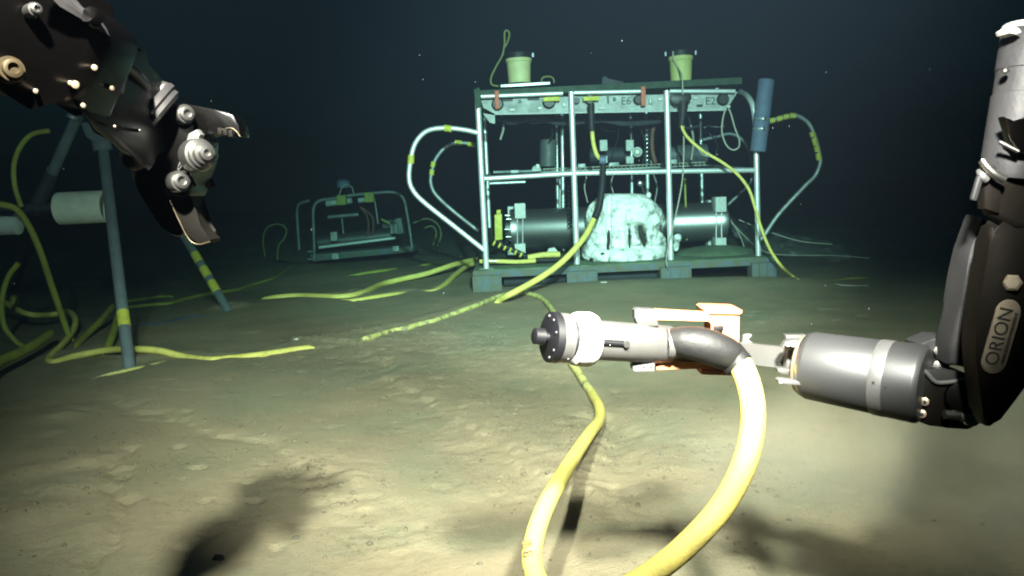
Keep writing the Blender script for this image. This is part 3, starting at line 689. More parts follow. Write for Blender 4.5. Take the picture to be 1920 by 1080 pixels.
# ------------------------------------------------------------------ draped plastic film right of the frame
def build_film():
    bm = bmesh.new(); n, m_ = 60, 14; grid = []
    top = [(1366, 408), (1395, 418), (1430, 432), (1470, 438), (1520, 447), (1572, 455)]
    bot = [(1375, 440), (1400, 455), (1430, 470), (1470, 478), (1530, 484), (1600, 487)]
    for i in range(n):
        t = i / (n - 1) * (len(top) - 1); k = min(int(t), len(top) - 2); f_ = t - k
        a = Vector(top[k]) * (1 - f_) + Vector(top[k + 1]) * f_; b2 = Vector(bot[k]) * (1 - f_) + Vector(bot[k + 1]) * f_
        row = []
        for j in range(m_):
            s = j / (m_ - 1); q = a * (1 - s) + b2 * s
            yy = 8.6 - 1.0 * s + 0.10 * mnoise.noise(Vector((i * .25, j * .5, 3)))
            p = P(q.x, q.y, yy); p.z += .05 * mnoise.noise(Vector((i * .18, j * .7, 0))); p.z = max(p.z, hz(p.x, p.y) + .01)
            row.append(bm.verts.new(p))
        grid.append(row)
    for A_, B_ in zip(grid[:-1], grid[1:]):
        for j in range(m_ - 1): bm.faces.new((A_[j], A_[j + 1], B_[j + 1], B_[j]))
    t = thing('plastic_film', 'sheer wrinkled film draped from the housing end over the mud', 'plastic film', P(1480, 486, 8.0))
    obj('sheet', bm, 'film', t)
    for pp in ([(1366, 408), (1378, 425), (1390, 448), (1397, 470)], [(1372, 418), (1410, 455), (1450, 476), (1560, 479), (1630, 484)], [(1385, 412), (1440, 434), (1500, 452), (1560, 458)]):
        obj('fold', tube([P(a, b_, 8.0) for a, b_ in pp], .006, 6), 'cord', t)
build_film()

# ------------------------------------------------------------------ cables on the seabed
def on_mud(pp, r, sink=None):
    out = []
    for i, q in enumerate(pp):
        px, py = q[0], q[1]; up = q[2] if len(q) > 2 else 0.0
        out.append(G(px, py, up + r * .15))
    return out
def cable(pp, r, label, m='yellow', name='yellow_cable', grp='yellow cables lying on the mud', n=8, wob=.04, cat='cable'):
    rr = lambda t: r * min(1, .30 + t * 40) * min(1, .30 + (1 - t) * 40)
    return solo(name, tube(on_mud(pp, r), rr, 12, n, wob), m, label, cat, grp)
# big loop: connector boot -> out of the bottom of the view -> back up the mud -> frame
big = thing('thick_cable', 'thick bright yellow cable looping from the held connector down and back across the mud', 'cable', P(1180, 1120, 1.3))
rc = .0207
pts = [P(1350, 655, 1.36), P(1378, 672, 1.335), P(1396, 700, 1.31), P(1409, 745, 1.29), P(1411, 800, 1.28), P(1396, 868, 1.27), P(1360, 940, 1.27), P(1310, 1000, 1.27), P(1245, 1058, 1.28), P(1170, 1105, 1.31), P(1090, 1130, 1.37), P(1025, 1110, 1.43), P(998, 1060, 1.50), P(1003, 1005, 1.58), P(1025, 945, 1.72), P(1056, 890, 1.95),
       G(1083, 846, .16), G(1106, 812, .10), G(1124, 786, .05), G(1123, 762, .02), G(1110, 738, .01)]
obj('jacket', tube(pts, rc, 20, 10), 'yellow', big)
pts2 = [G(1110, 738, .01), G(1098, 720, .012), G(1084, 698, .012), G(1072, 680, .012), G(1064, 655, .012), G(1055, 625, .012), G(1042, 592, .012), G(1022, 565, .015), G(1000, 553, .02), G(970, 548, .02), G(935, 556, .015), G(895, 572, .012), G(865, 583, .010), G(838, 593, .004), G(810, 603, .008), G(785, 609, .006), G(760, 616, .010), G(740, 620, -.002), G(715, 627, .008), G(690, 634, .014), G(679, 638, .002)]
obj('jacket', tube(pts2, rc * .93, 16, 8, wob=.10), 'yellow_dirty', big, 'silt dusted far end half buried in mud')
for q, s in ((1.515, '<>'), ):
    pass
# printing along the jacket
def along(a, b, s, size, off):
    A_, B_ = a, b; ax = (A_ - B_).normalized(); tocam = (CAM - (A_ + B_) / 2).normalized()
    nrm = (tocam - ax * tocam.dot(ax)).normalized(); yv = nrm.cross(ax)
    m3 = Matrix((ax, yv, nrm)).transposed()
    return text_bm(s, size, Matrix.Translation((A_ + B_) / 2 + nrm * off) @ m3.to_4x4(), .0004)
obj('printing', along(P(990, 1030, 1.53), P(996, 1078, 1.49), '◇ 8 0', .030, rc + .0005), 'ink_brown', big)

# cable coming down from the panel to the mud in front of the skid
t = thing('riser_cable', 'yellow cable with black boots dropping from the panel to the mud before the skid', 'cable', G(932, 570), 'yellow cables lying on the mud')
obj('jacket', tube([P(1113, 412, 6.95), P(1100, 438, 6.85), P(1082, 462, 6.75), P(1055, 490, 6.65), P(1025, 513, 6.55), P(990, 534, 6.45), P(958, 551, 6.35), G(937, 563, .02), G(930, 572, -.02)], .025, 14), 'yellow', t)
obj('boot', tube([P(1116, 408, 6.96), P(1124, 385, 7.0), P(1129, 350, 7.05), P(1131, 315, 7.1), P(1130, 298, 7.12)], lambda q: .024 + .009 * (1 - q), 14), 'black_rubber', t)
obj('clamp', bar(P(1124, 300, 7.1), P(1136, 300, 7.1), .036, 12), 'blue_float', t)
obj('jacket', tube([P(1128, 300, 7.12), P(1119, 290, 7.15), P(1113, 270, 7.18), P(1110, 245, 7.2)], .019, 12), 'yellow', t)
obj('boot', tube([P(1110, 247, 7.2), P(1109, 225, 7.21), P(1108, 195, 7.22)], lambda q: .024 + .008 * q, 14), 'black_rubber', t)
# thin cable from E2 side to the mud at right
t = thing('slim_cable', 'slim yellow green cable sweeping from a black plug down right of the frame', 'cable', G(1496, 525), 'yellow cables lying on the mud')
obj('jacket', tube([P(1276, 232, 7.2), P(1288, 256, 7.15), P(1318, 283, 7.1), P(1352, 303, 7.05), P(1382, 326, 7.0), P(1404, 355, 6.95), P(1416, 390, 6.92), P(1428, 430, 6.9), P(1445, 470, 6.9), P(1466, 500, 6.9), G(1486, 518, .01), G(1497, 526, -.01)], .0135, 12), 'yellow', t)
obj('plug', tube([P(1281, 190, 7.2), P(1280, 215, 7.2), P(1277, 240, 7.2)], lambda q: .05 - .03 * q, 12), 'black_rubber', t)
obj('plug_head', plate([(1258, 178), (1296, 176), (1297, 186), (1288, 195), (1266, 196), (1258, 188)], 7.17, .05, .008), 'black_plastic', t)
obj('tie', tube([P(1310, 280, 7.1), P(1318, 290, 7.06), P(1328, 292, 7.06), P(1330, 286, 7.06)], .005, 6), 'cord', t)
# pair left of the skid
cable([(903, 486, .12), (880, 489, .11), (845, 498, .08), (800, 513, .05), (755, 523, .03), (715, 533, .01), (680, 549, .0), (640, 557, .0), (600, 556), (560, 555), (520, 558), (488, 564, -.02)], .028, 'upper of two yellow cables leaving the left foot of the skid')
cable([(898, 492, .09), (878, 498, .07), (855, 514, .03), (835, 533, .0), (812, 547, -.015), (790, 549, -.03), (765, 551, -.03), (740, 553, -.006), (700, 559, -.004), (665, 565, -.004), (632, 566, -.03)], .026, 'lower partly buried cable beside the left foot of the skid')
# left hand cables
cable([(-30, 545, .3), (0, 562, .22), (50, 588, .14), (95, 590, .10), (126, 584, .12), (141, 598, .10), (136, 622, .05), (115, 648, .02), (92, 672, .0), (102, 679, .0), (140, 668, .01), (200, 657, .03), (255, 655, .03), (300, 658, .02), (345, 669, .0), (395, 675, -.006), (430, 672, -.012), (470, 668, .0), (520, 661, .0), (560, 655, .0), (590, 652, -.005)], .0205, 'long yellow cable with a torn end lying left of the bare mud', m='yellow', wob=.08)
cable([(62, 610, .02), (-20, 690, .10)][::-1] and [(-40, 705, .10), (0, 678, .10), (40, 660, .10), (75, 640, .10), (97, 624, .11)], .028, 'short thick cable piece ending in the air at the left edge', m='yellow_dull')
cable([(140, 652, .0), (165, 625, .03), (190, 600, .08), (213, 572, .14)], .022, 'sloping cable leaning up to the grey leg from the left', m='yellow_dull')
cable([(192, 668, -.01), (205, 645, .03), (215, 615, .08), (222, 588, .13)], .023, 'short cable standing against the yellow banded leg', m='yellow_dull')
cable([(238, 577), (275, 573), (315, 570), (335, 565), (372, 555), (405, 549), (442, 544), (475, 534), (510, 523), (530, 512), (549, 498)], .020, 'thin distant cable running across behind the banded legs', m='yellow_dull')
cable([(236, 566), (265, 562), (300, 557), (325, 557)], .020, 'shorter distant cable piece just above the long thin one', m='yellow_dull')
cable([(178, 710, -.01), (215, 700, .002), (262, 690, -.002), (275, 688, -.02), (290, 684, -.006), (328, 676, -.02)], .011, 'thin half buried yellow strip in front of the grey leg', m='yellow_dirty')
cable([(650, 520, -.02), (685, 513), (720, 508), (746, 505, -.01)], .022, 'faint buried cable piece between the two frames', m='yellow_dull')
cable([(782, 500, -.02), (800, 497), (822, 493, -.01)], .022, 'tiny buried cable piece left of the skid', m='yellow_dull')
cable([(1558, 528, -.01), (1590, 523), (1632, 522, -.01)], .012, 'thin greenish strip on the mud far right of the frame', m='yellow_dull')
cable([(1565, 533, -.005), (1595, 536), (1632, 536, -.01)], .008, 'faint white strip on the mud below the greenish strip', m='cord', name='white_strip', cat='strip', grp=None)
cable([(248, 612), (300, 606), (345, 596), (385, 592)], .007, 'thin blue rope on the mud between the two grey legs', m='blue_rope', name='rope', cat='rope', grp=None)
YT = 5.2
def hang(pp, r, label, y=YT, m='yellow_dull', y1=None):
    n = len(pp); y1 = y if y1 is None else y1
    return solo('hanging_cable', tube([P(a, b_, y + (y1 - y) * i / (n - 1)) for i, (a, b_) in enumerate(pp)], r, 10), m, label, 'cable', 'cables hanging round the grey tripod')
hang([(-30, 380), (5, 384), (30, 392), (52, 420), (75, 470), (95, 530), (112, 580), (128, 625), (143, 655)], .020, 'long cable bowing down from the left edge past the cream pipe', 4.9, y1=5.4)
hang([(92, 245), (60, 252), (38, 275), (26, 310), (28, 350), (40, 388)], .016, 'dim cable arching up above the left pipe')
hang([(34, 494), (15, 520), (4, 560), (6, 605), (22, 632), (45, 650), (85, 658)], .017, 'dim cable loop low at the left edge')

# ------------------------------------------------------------------ grey tripod at left
tp = thing('tripod', 'dark grey tripod with yellow banded legs carrying a cream pipe', 'tripod', G(240, 683))
def flatbar(a, b, wd, th):
    a, b = Vector(a), Vector(b); ax = (b - a).normalized(); q = ax.to_track_quat('Z', 'Y').to_matrix()
    return box((a + b) / 2, wd, th, (b - a).length, .004, q)
f1, f2 = G(243, 690), G(430, 582); apex = P(190, 262, 5.4)
a1, b1 = Vector(f1) + Vector((0, 0, -.02)), P(193, 278, 5.35)
obj('leg', bar(a1, b1, .033, 16), 'tripod', tp)
def band(a, b, pya, pyb, r):
    # band between two picture heights measured along the leg
    def at(py):
        best = min(range(401), key=lambda k: abs(project(a.lerp(b, k / 400))[1] - py)); return a.lerp(b, best / 400)
    return bar(at(pya), at(pyb), r, 16)
def project(p):
    q = CR.transposed() @ (Vector(p) - CAM); return (960 + FOC * q.x / -q.z, 540 - FOC * q.y / -q.z)
obj('leg_band', band(a1, b1, 613, 584, .0345), 'yellow_tape', tp)
a2, b2 = Vector(f2) + Vector((0, 0, -.02)), P(300, 365, 6.3)
b2 = P(185, 180, 5.6)
b2 = a2 + (P(344, 440, 7.0) - a2) * 2.6
obj('leg', bar(a2, b2, .036, 16), 'tripod', tp)
for u, v in ((476, 492), (503, 520), (529, 548)): obj('leg_band', band(a2, b2, v, u, .0375), 'yellow_tape', tp)
obj('leg_cap', bar(P(190, 266, 5.35), P(193, 282, 5.35), .058, 20), 'tripod', tp)
obj('strut', bar(P(145, 218, 5.5), P(95, 330, 5.6), .036, 14), 'tripod', tp)
obj('strut', bar(P(97, 325, 5.6), P(60, 400, 5.6), .045, 14), 'dark_stuff', tp)
obj('strut_ring', bar(P(100, 316, 5.6), P(98, 322, 5.6), .040, 14), 'steel_dull', tp)
obj('strut_ring', bar(P(138, 216, 5.45), P(136, 222, 5.45), .040, 14), 'steel_dull', tp)
obj('cross_bar', bar(P(-60, 392, 5.3), P(200, 388, 5.35), .030, 14), 'dark_stuff', tp)
pipe = lathe(P(113, 391, 5.15), P(201, 387, 5.15), [(0, S(29, 5.15) * .9), (0, S(30, 5.15)), (.30, S(30, 5.15)), (.30, S(29, 5.15) * .9), (0, S(29, 5.15) * .9)], 40)
bmesh.ops.delete(pipe, geom=[f_ for f_ in pipe.faces if len(f_.verts) > 4], context='FACES')
obj('pipe', pipe, 'pvc', tp)
obj('dim_pipe', lathe(P(-60, 424, 5.3), P(35, 420, 5.3), [(0, 0), (0, .07), (.33, .07), (.34, .05), (.34, 0)], 28), 'white_block', tp)
obj('top_plate', plate([(150, 230), (178, 228), (200, 252), (205, 268), (178, 270), (160, 256)], 5.4, .1, .01), 'tripod', tp)
obj('far_leg', bar(P(100, 330, 6.0), G(28, 540), .030, 12), 'dark_stuff', tp)
obj('leg_band', bar(P(30, 556, 6.0), P(24, 578, 6.0), .035, 12), 'yellow_dull', tp)

# ------------------------------------------------------------------ smaller frame far behind
ff = thing('small_frame', 'small dim steel frame on the dark seabed far behind', 'instrument frame', G(660, 492))
Y1 = 11.0
def F(a, b, y=Y1): return P(a, b, y)
obj('hoop', tube([F(590, 490), F(588, 430), F(587, 400), F(590, 385), F(600, 376), F(625, 372), F(660, 366), F(705, 362)], .022, 12), 'steel_dimmed', ff)
obj('hoop', tube([F(700, 362), F(730, 360), F(748, 364), F(758, 376), F(763, 400), F(768, 430), F(773, 466)], .020, 12), 'steel_dimmed', ff)
obj('hoop', tube([F(561, 468, 11.6), F(558, 420, 11.6), F(557, 395, 11.6), F(562, 382, 11.6), F(580, 376, 11.6)], .022, 12), 'steel_dimmed', ff)
obj('top_board', bar(F(612, 382), F(660, 376), .042, 10), 'panel', ff)
obj('top_board', bar(F(672, 376), F(702, 372), .034, 10), 'panel', ff)
for a, b_ in ((641, 375), (693, 370)): obj('yellow_box', box(F(a, b_, Y1 - .08), S(17, Y1), .1, S(18, Y1), .01), 'yellow_dull', ff)
obj('bright_tube', bar(F(598, 464, Y1 - .1), F(742, 446, Y1 - .1), .021, 14), 'steel', ff)
for a, b_, w_, h_ in ((627, 443, 12, 17), (739, 429, 12, 17), (630, 480, 13, 11), (743, 466, 12, 10)):
    obj('clamp_block', box(F(a, b_, Y1 - .05), S(w_, Y1), .1, S(h_, Y1), .008), 'panel', ff)  # greyer than the near clamp blocks, dimmed by colour for distance
obj('housing', lathe(F(598, 455, Y1 + .25), F(745, 440, Y1 + .25), [(0, 0), (0, .11), (1.04, .11), (1.04, 0)], 24), 'titanium', ff)
obj('inner_rail', bar(F(615, 407), F(672, 402), .026, 10), 'steel_dimmed', ff)
obj('inner_post', bar(F(641, 410), F(644, 438), .012, 8), 'steel_dimmed', ff)
for a in (688, 697): obj('hose', tube([F(676, 388), F(a, 405), F(a + 3, 425), F(a + 1, 440)], .012, 8), 'brown_hose', ff)
obj('yellow_lead', bar(F(715, 411), F(731, 419), .014, 8), 'yellow_dull', ff)
obj('deck', plate([(580, 478), (770, 462), (775, 472), (590, 490)], Y1, .9, .01), 'skid', ff)
for b_ in (472, 486): obj('foot_plate', bar(F(577, b_, Y1 - .05), F(592, b_, Y1 - .05), .016, 8), 'steel_dimmed', ff)
obj('right_post', bar(F(702, 372), F(709, 420), .014, 8), 'steel_dimmed', ff)
obj('dome', lathe(F(644, 352, 11.3), F(644, 335, 11.3), [(0, .09), (.08, .09), (.11, .06), (.12, 0)], 20), 'blue_float', ff)
obj('top_loop', tube([F(636, 366, 11.2), F(641, 352, 11.2), F(650, 346, 11.2), F(660, 352, 11.2), F(664, 366, 11.2)], .008, 6), 'cord', ff)
obj('side_box', plate([(715, 415), (752, 408), (758, 438), (720, 444)], 11.3, .3, .02), 'grey_can', ff)
for i, (pp, lb) in enumerate((([(497, 480), (493, 450), (500, 428), (520, 420), (536, 428), (534, 445), (522, 462), (520, 488)], 'dim wire loop left of the small frame'),
                              ([(775, 418), (800, 410), (820, 420), (827, 440), (820, 462)], 'larger dim hose loop right of the small frame'),
                              ([(795, 428), (810, 424), (818, 436), (812, 460)], 'smaller dim hose loop right of the small frame'))):
    solo('hose_loop', tube([F(a, b_, 11.2) for a, b_ in pp], .012, 8), 'green_cord', lb, 'hose loop', 'hose loops beside the small frame')
cable([(500, 486), (560, 495), (620, 492), (690, 488), (760, 480), (850, 478)], .018, 'dark hose lying along the foot of the small frame', m='dark_stuff', name='dark_hose', cat='hose', grp=None)

# ================================================================== held connector
YC = 1.33
cn = thing('cable_connector', 'silver barrel connector with black end disc, white collar and orange handle', 'connector', P(1200, 640, 1.36))
A, B = P(1000, 630, 1.290), P(1262, 647, 1.375)
AX = (B - A).normalized(); LT = (B - A).length
def q(px): return A + (B - A) * ((px - 1000) / 262.0)
def D(px): return LT * (px - 1000) / 262.0
def cl(name, m, prof, seg=48, par=None):
    return obj(name, lathe(A, B, [(D(px), S(r_, 1.31)) for px, r_ in prof], seg), m, par or cn)
cl('knob', 'black_plastic', [(1000, 0), (1000, 12), (1002, 15.5), (1018, 16), (1019, 9), (1030, 8.5)])
cl('end_disc', 'black_plastic', [(1026, 0), (1026, 45), (1028, 48.5), (1040, 49), (1041, 47), (1041, 0)])
cl('end_ring', 'barrel', [(1041, 0), (1041, 47.5), (1058, 47.5), (1061, 44), (1061, 0)])
cl('neck', 'black_plastic', [(1060, 36), (1075, 36)])
# clamp jaw between ring and collar
bmj = bmesh.new()
for k in range(14):
    a0 = R(-150 + k * 12)
    pass
col_ = cl('collar', 'white_plastic', [(1070, 34), (1070, 46), (1073, 50.5), (1080, 52.5), (1099, 52.5), (1106, 49), (1109, 44), (1109, 34)])
u, v = ring_basis(AX)
def rad(px, ang, r_):     # point round the axis; ang 0 = towards the camera, 90 = up
    back = Vector((0, -1, 0)); back = (back - AX * back.dot(AX)).normalized(); up = AX.cross(back).normalized()
    if up.z < 0: up = -up
    return q(px) + (back * math.cos(R(ang)) + up * math.sin(R(ang))) * S(r_, 1.31)
for ang in (-44,):
    obj('ring_screw', bar(rad(1054, ang, 42), rad(1054, ang, 48.8), .0028, 12), 'bolt', cn)
for ang in (25, -25, 65, -60, 100):
    obj('disc_screw', bar(rad(1024.5, ang, 40), rad(1028, ang, 40), .0022, 10), 'bracket', cn)
brl = cl('barrel', 'barrel', [(1102, 0), (1102, 38), (1104, 38.5), (1252, 38.5), (1256, 36), (1258, 33), (1258, 0)])
# slot, its recess shade drawn as a black tube, with pin, facing the camera just above the axis
sa, sb = rad(1109, 6, 38.9), rad(1156, 6, 38.9)
slot_shade = add_tube(bmesh.new(), [sa, sb], .0052, 12, 1)
obj('slot_shade', slot_shade, 'black_plastic', cn)
obj('pin', bar(rad(1151, 6, 36), rad(1151, 6, 45.5), .0058, 16), 'bolt', cn)
obj('slot_tab', bar(rad(1121, 3, 38), rad(1121, 3, 43.8), .0016, 8), 'white_plastic', cn)
# side brackets (top and bottom)
for nm, pp in (('bracket', [(1190, 583), (1195, 580), (1228, 582), (1231, 596), (1236, 612), (1195, 612), (1195, 600), (1190, 598)]), ('bracket', [(1186, 680), (1190, 676), (1228, 676), (1228, 697), (1190, 698), (1186, 694)])):
    bk = obj(nm, plate(pp, 1.345, .030, .0018), 'barrel' if pp[0][1] < 600 else 'bracket', cn)
    yy = (sum(p_[1] for p_ in pp[:3]) / 3 + 7)
    for px in (1207, 1221): obj('bracket_hole', bar(P(px, 590 if pp[0][1] < 600 else 688, 1.3445), P(px, 590 if pp[0][1] < 600 else 688, 1.347), .0021, 12), 'skid_dark', bk)
obj('orange_rod', plate([(1228, 581), (1330, 587), (1332, 604), (1230, 601)], 1.358, .022, .004), 'orange', cn)
obj('orange_rod', plate([(1228, 678), (1255, 677), (1268, 680), (1290, 678), (1335, 679), (1335, 692), (1230, 695)], 1.358, .022, .004), 'orange', cn)
# square orange grip behind the boot, with flange at top and bottom
obj('orange_grip', plate([(1320, 583), (1388, 585), (1386, 704), (1322, 702), (1322, 680), (1336, 678), (1338, 604), (1322, 603)], 1.37, .05, .004), 'orange', cn)
obj('grip_flange', plate([(1320, 581), (1326, 578), (1386, 580), (1392, 582), (1392, 587), (1388, 590), (1322, 589)], 1.364, .062, .002), 'orange', cn)
obj('grip_flange', plate([(1316, 694), (1380, 697), (1380, 705), (1316, 703)], 1.364, .062, .002), 'orange', cn)
obj('rear_barrel', lathe(P(1250, 645, 1.372), P(1330, 650, 1.40), [(0, 0), (0, .030), (.05, .029), (.09, .020), (.09, 0)], 32), 'bracket', cn)
obj('gland', lathe(P(1250, 645, 1.345), P(1268, 645, 1.345), [(0, 0), (0, .026), (.010, .0265), (.013, .0235), (.016, .0235), (.016, 0)], 32), 'barrel', cn)
boot = [P(1258, 640, 1.345), P(1285, 641, 1.336), P(1318, 647, 1.330), P(1350, 658, 1.330), P(1372, 670, 1.333), P(1386, 686, 1.325)]
obj('boot', tube(boot, lambda t_: .0225 + .006 * math.sin(min(1, t_ * 1.15) * math.pi) + .0035 * t_, 24, 10), 'black_rubber', cn)
obj('black_lug', box(P(1347, 615, 1.366), .016, .01, .008, .001), 'black_plastic', cn)
# T bar held by the jaws
obj('t_bar', plate([(1376, 642), (1400, 643), (1425, 647), (1480, 652), (1499, 655), (1500, 696), (1460, 690), (1378, 682)], 1.405, .012, .002, 1.345), 'barrel', cn)
obj('t_bar_hook', plate([(1392, 643), (1394, 630), (1400, 627), (1410, 627), (1410, 632), (1402, 634), (1404, 640), (1414, 643)], 1.40, .012, .0015), 'bracket', cn)
obj('t_bar_wedge', plate([(1478, 653), (1496, 656), (1502, 697), (1474, 692)], 1.335, .02, .002), 'bracket', cn)

# ================================================================== right manipulator
ra = thing('manipulator_arm', 'grey and dark brown arm on the right gripping the connector', 'robot arm', P(1850, 800, 1.15))
YW0, YW1 = 1.32, 1.20
A, B = P(1506, 683, YW0), P(1736, 722, YW1); LT = (B - A).length
def Dw(px): return LT * (px - 1506) / 230
def wl(name, m, prof, seg=64): return obj(name, lathe(A, B, [(Dw(px), S(r_, 1.27)) for px, r_ in prof], seg), m, ra)
wl('seal_ring', 'tan', [(1500, 0), (1500, 54), (1502, 58), (1507, 60), (1509, 58.5)])
wl('front_ring', 'bolt', [(1508, 0), (1508, 60), (1511, 63), (1517, 64.5)])
wl('wrist_housing', 'titanium', [(1513, 0), (1513, 62), (1521, 66.5), (1523, 67), (1652, 70.5), (1653, 70)])
wl('wrist_band', 'bracket', [(1650, 60), (1650, 71), (1653, 71.8), (1673, 72.3), (1675, 71.8), (1676, 60)])
wl('rear_housing', 'titanium', [(1672, 60), (1674, 71.5), (1724, 72.8), (1728, 72), (1735, 66), (1735, 0)])
back = Vector((0, -1, 0)); AXW = (B - A).normalized()
bk_ = (back - AXW * back.dot(AXW)).normalized(); upw = AXW.cross(bk_); upw = upw if upw.z > 0 else -upw
def radw(px, ang, r_): return A + AXW * Dw(px) + (bk_ * math.cos(R(ang)) + upw * math.sin(R(ang))) * S(r_, 1.27)
for px, ang in ((1662, 3), (1684, 0)): obj('set_screw', bar(radw(px, ang, 71), radw(px, ang, 73.4), .0022, 10), 'skid_dark', ra)
# jaws
for nm, pp, y, th in (('jaw', [(1474, 629), (1514, 629), (1514, 637), (1474, 637)], 1.34, .018), ('jaw', [(1466, 652), (1474, 641), (1490, 638), (1506, 640), (1510, 652), (1500, 656), (1480, 656)], 1.31, .016),
                      ('jaw', [(1458, 692), (1466, 691), (1502, 695), (1504, 704), (1466, 702), (1459, 698)], 1.30, .018), ('jaw', [(1459, 713), (1464, 711), (1504, 716), (1504, 723), (1462, 720)], 1.27, .018)):
    obj(nm, plate(pp, y, th, .0015), 'barrel' if pp[0][1] < 700 else 'bracket', ra)
for px, py in ((1478, 645), (1488, 646)): obj('jaw_pin', bar(P(px, py, 1.300), P(px, py, 1.32), .0045, 14), 'bolt', ra)
obj('jaw_pin', bar(P(1464, 716, 1.262), P(1464, 716, 1.27), .003, 12), 'bolt', ra)
# clevis behind the wrist
obj('clevis', plate([(1724, 646), (1740, 640), (1757, 632), (1778, 633), (1782, 660), (1782, 695), (1724, 690)], 1.235, .05, .004), 'grey_link', ra)
obj('clevis', plate(smooth_poly([(1725, 688), (1748, 694), (1780, 697), (1806, 699), (1826, 712), (1833, 735), (1826, 770), (1828, 800), (1800, 804), (1724, 792), (1722, 740)], 3), 1.195, .05, .004), 'dark_link', ra)
obj('clevis_rim', tube([P(a, b_, 1.192) for a, b_ in ((1724, 689), (1738, 700), (1754, 716), (1775, 717), (1800, 714), (1818, 716), (1829, 728))], .0035, 10), 'bracket', ra)
obj('clevis_cheek', plate([(1726, 690), (1750, 692), (1796, 696), (1812, 700), (1822, 712), (1798, 712), (1774, 715), (1753, 714)], 1.1945, .045, .002), 'grey_link', ra)
for px, py in ((1759, 658), (1758, 684)): obj('clevis_bolt', lathe(P(px, py, 1.235), P(px, py, 1.0), [(0, .008), (.010, .008), (.014, .006), (.015, 0)], 18), 'bolt', ra)
obj('clevis_gap', plate([(1758, 654), (1782, 654), (1782, 686), (1760, 684)], 1.232, .01, .001), 'black_rubber', ra)  # black plate painting the shade inside the clevis gap
for px, py in ((1734, 753), (1729, 776)):
    bo = obj('washer', lathe(P(px, py, 1.193), P(px, py, 1.0), [(0, .0062), (.002, .0062), (.003, .003), (.003, 0)], 18), 'tan', ra)
    obj('bolt', lathe(P(px, py, 1.190), P(px, py, 1.0), [(0, .0024), (.003, .0022), (.003, 0)], 12), 'skid_dark', bo)
obj('elbow_pivot', lathe(P(1806, 746, 1.19), P(1806, 746, 0.9), [(0, .026), (.012, .026), (.016, .023), (.018, 0)], 40), 'black_anod', ra)
obj('lock_pin', bar(P(1770, 777, 1.178), P(1800, 779, 1.176), .0072, 16), 'bolt', ra)
obj('lock_pin', lathe(P(1821, 783, 1.19), P(1821, 783, 0.9), [(0, .0135), (.018, .0135), (.022, .011), (.023, 0)], 28), 'bolt', ra)
obj('lock_pin', bar(P(1800, 780, 1.178), P(1821, 782, 1.174), .0085, 16), 'bracket', ra)
# forearm link carrying the plaque
fl_pts = smooth_poly([(1862, 425), (1885, 432), (1960, 440), (1975, 560), (1950, 680), (1915, 735), (1885, 775), (1862, 802), (1846, 790), (1838, 735), (1829, 650), (1838, 560), (1852, 480)], 3)
lk = obj('forearm_link', plate(fl_pts, 1.10, .035, .010, seg=3), 'dark_link', ra)
obj('forearm_edge', plate([(1842, 405), (1852, 412), (1846, 470), (1836, 545), (1822, 640), (1812, 690), (1782, 684), (1783, 640), (1802, 575), (1811, 520), (1818, 470)], 1.185, .05, .008), 'grey_link', ra)
obj('inner_plate', plate([(1800, 560), (1812, 540), (1815, 600), (1808, 686), (1781, 686), (1779, 656)], 1.20, .03, .006), 'grey_link', ra)
# plaque
pa, pb = P(1864, 678, 1.098), P(1891, 585, 1.098)
axp = (pb - pa).normalized(); LP = (pb - pa).length; rp = S(24, 1.098)
nrm = Vector((0, -1, 0)); nrm = (nrm - axp * nrm.dot(axp)).normalized(); sidep = nrm.cross(axp)
out = []
for k in range(17):
    a_ = R(-90 + k * 180 / 16); out.append(pb + (axp * math.cos(a_) + sidep * math.sin(a_)) * rp)
for k in range(17):
    a_ = R(90 + k * 180 / 16); out.append(pa + (axp * math.cos(a_) + sidep * math.sin(a_)) * rp)
plq = obj('plaque', add_prism(bmesh.new(), out, Vector((0, .004, 0)), .0008), 'plaque', ra)
m3 = Matrix((axp, nrm.cross(axp), nrm)).transposed().to_4x4()
cpl = (pa + pb) / 2
obj('lettering', text_bm('ORION', .028, Matrix.Translation(cpl + nrm * .0008 + (nrm.cross(axp)) * .003) @ m3, .0003, .92), 'ink', plq)
bm = bmesh.new(); yv_ = nrm.cross(axp); rot_ = Matrix((axp, yv_, nrm)).transposed()
for k in range(22):
    add_box(bm, cpl + nrm * .0006 - yv_ * .0115 + axp * (-.036 + k * .0034), .0020, .0048 if k % 4 else .0030, .0004, 0, rot_)
obj('fine_print', bm, 'ink', plq)
obj('hex_plug', lathe(P(1898, 530, 1.10), P(1898, 530, .8), [(0, .0125), (.006, .0125), (.009, .009), (.009, 0)], 6), 'plaque', ra)
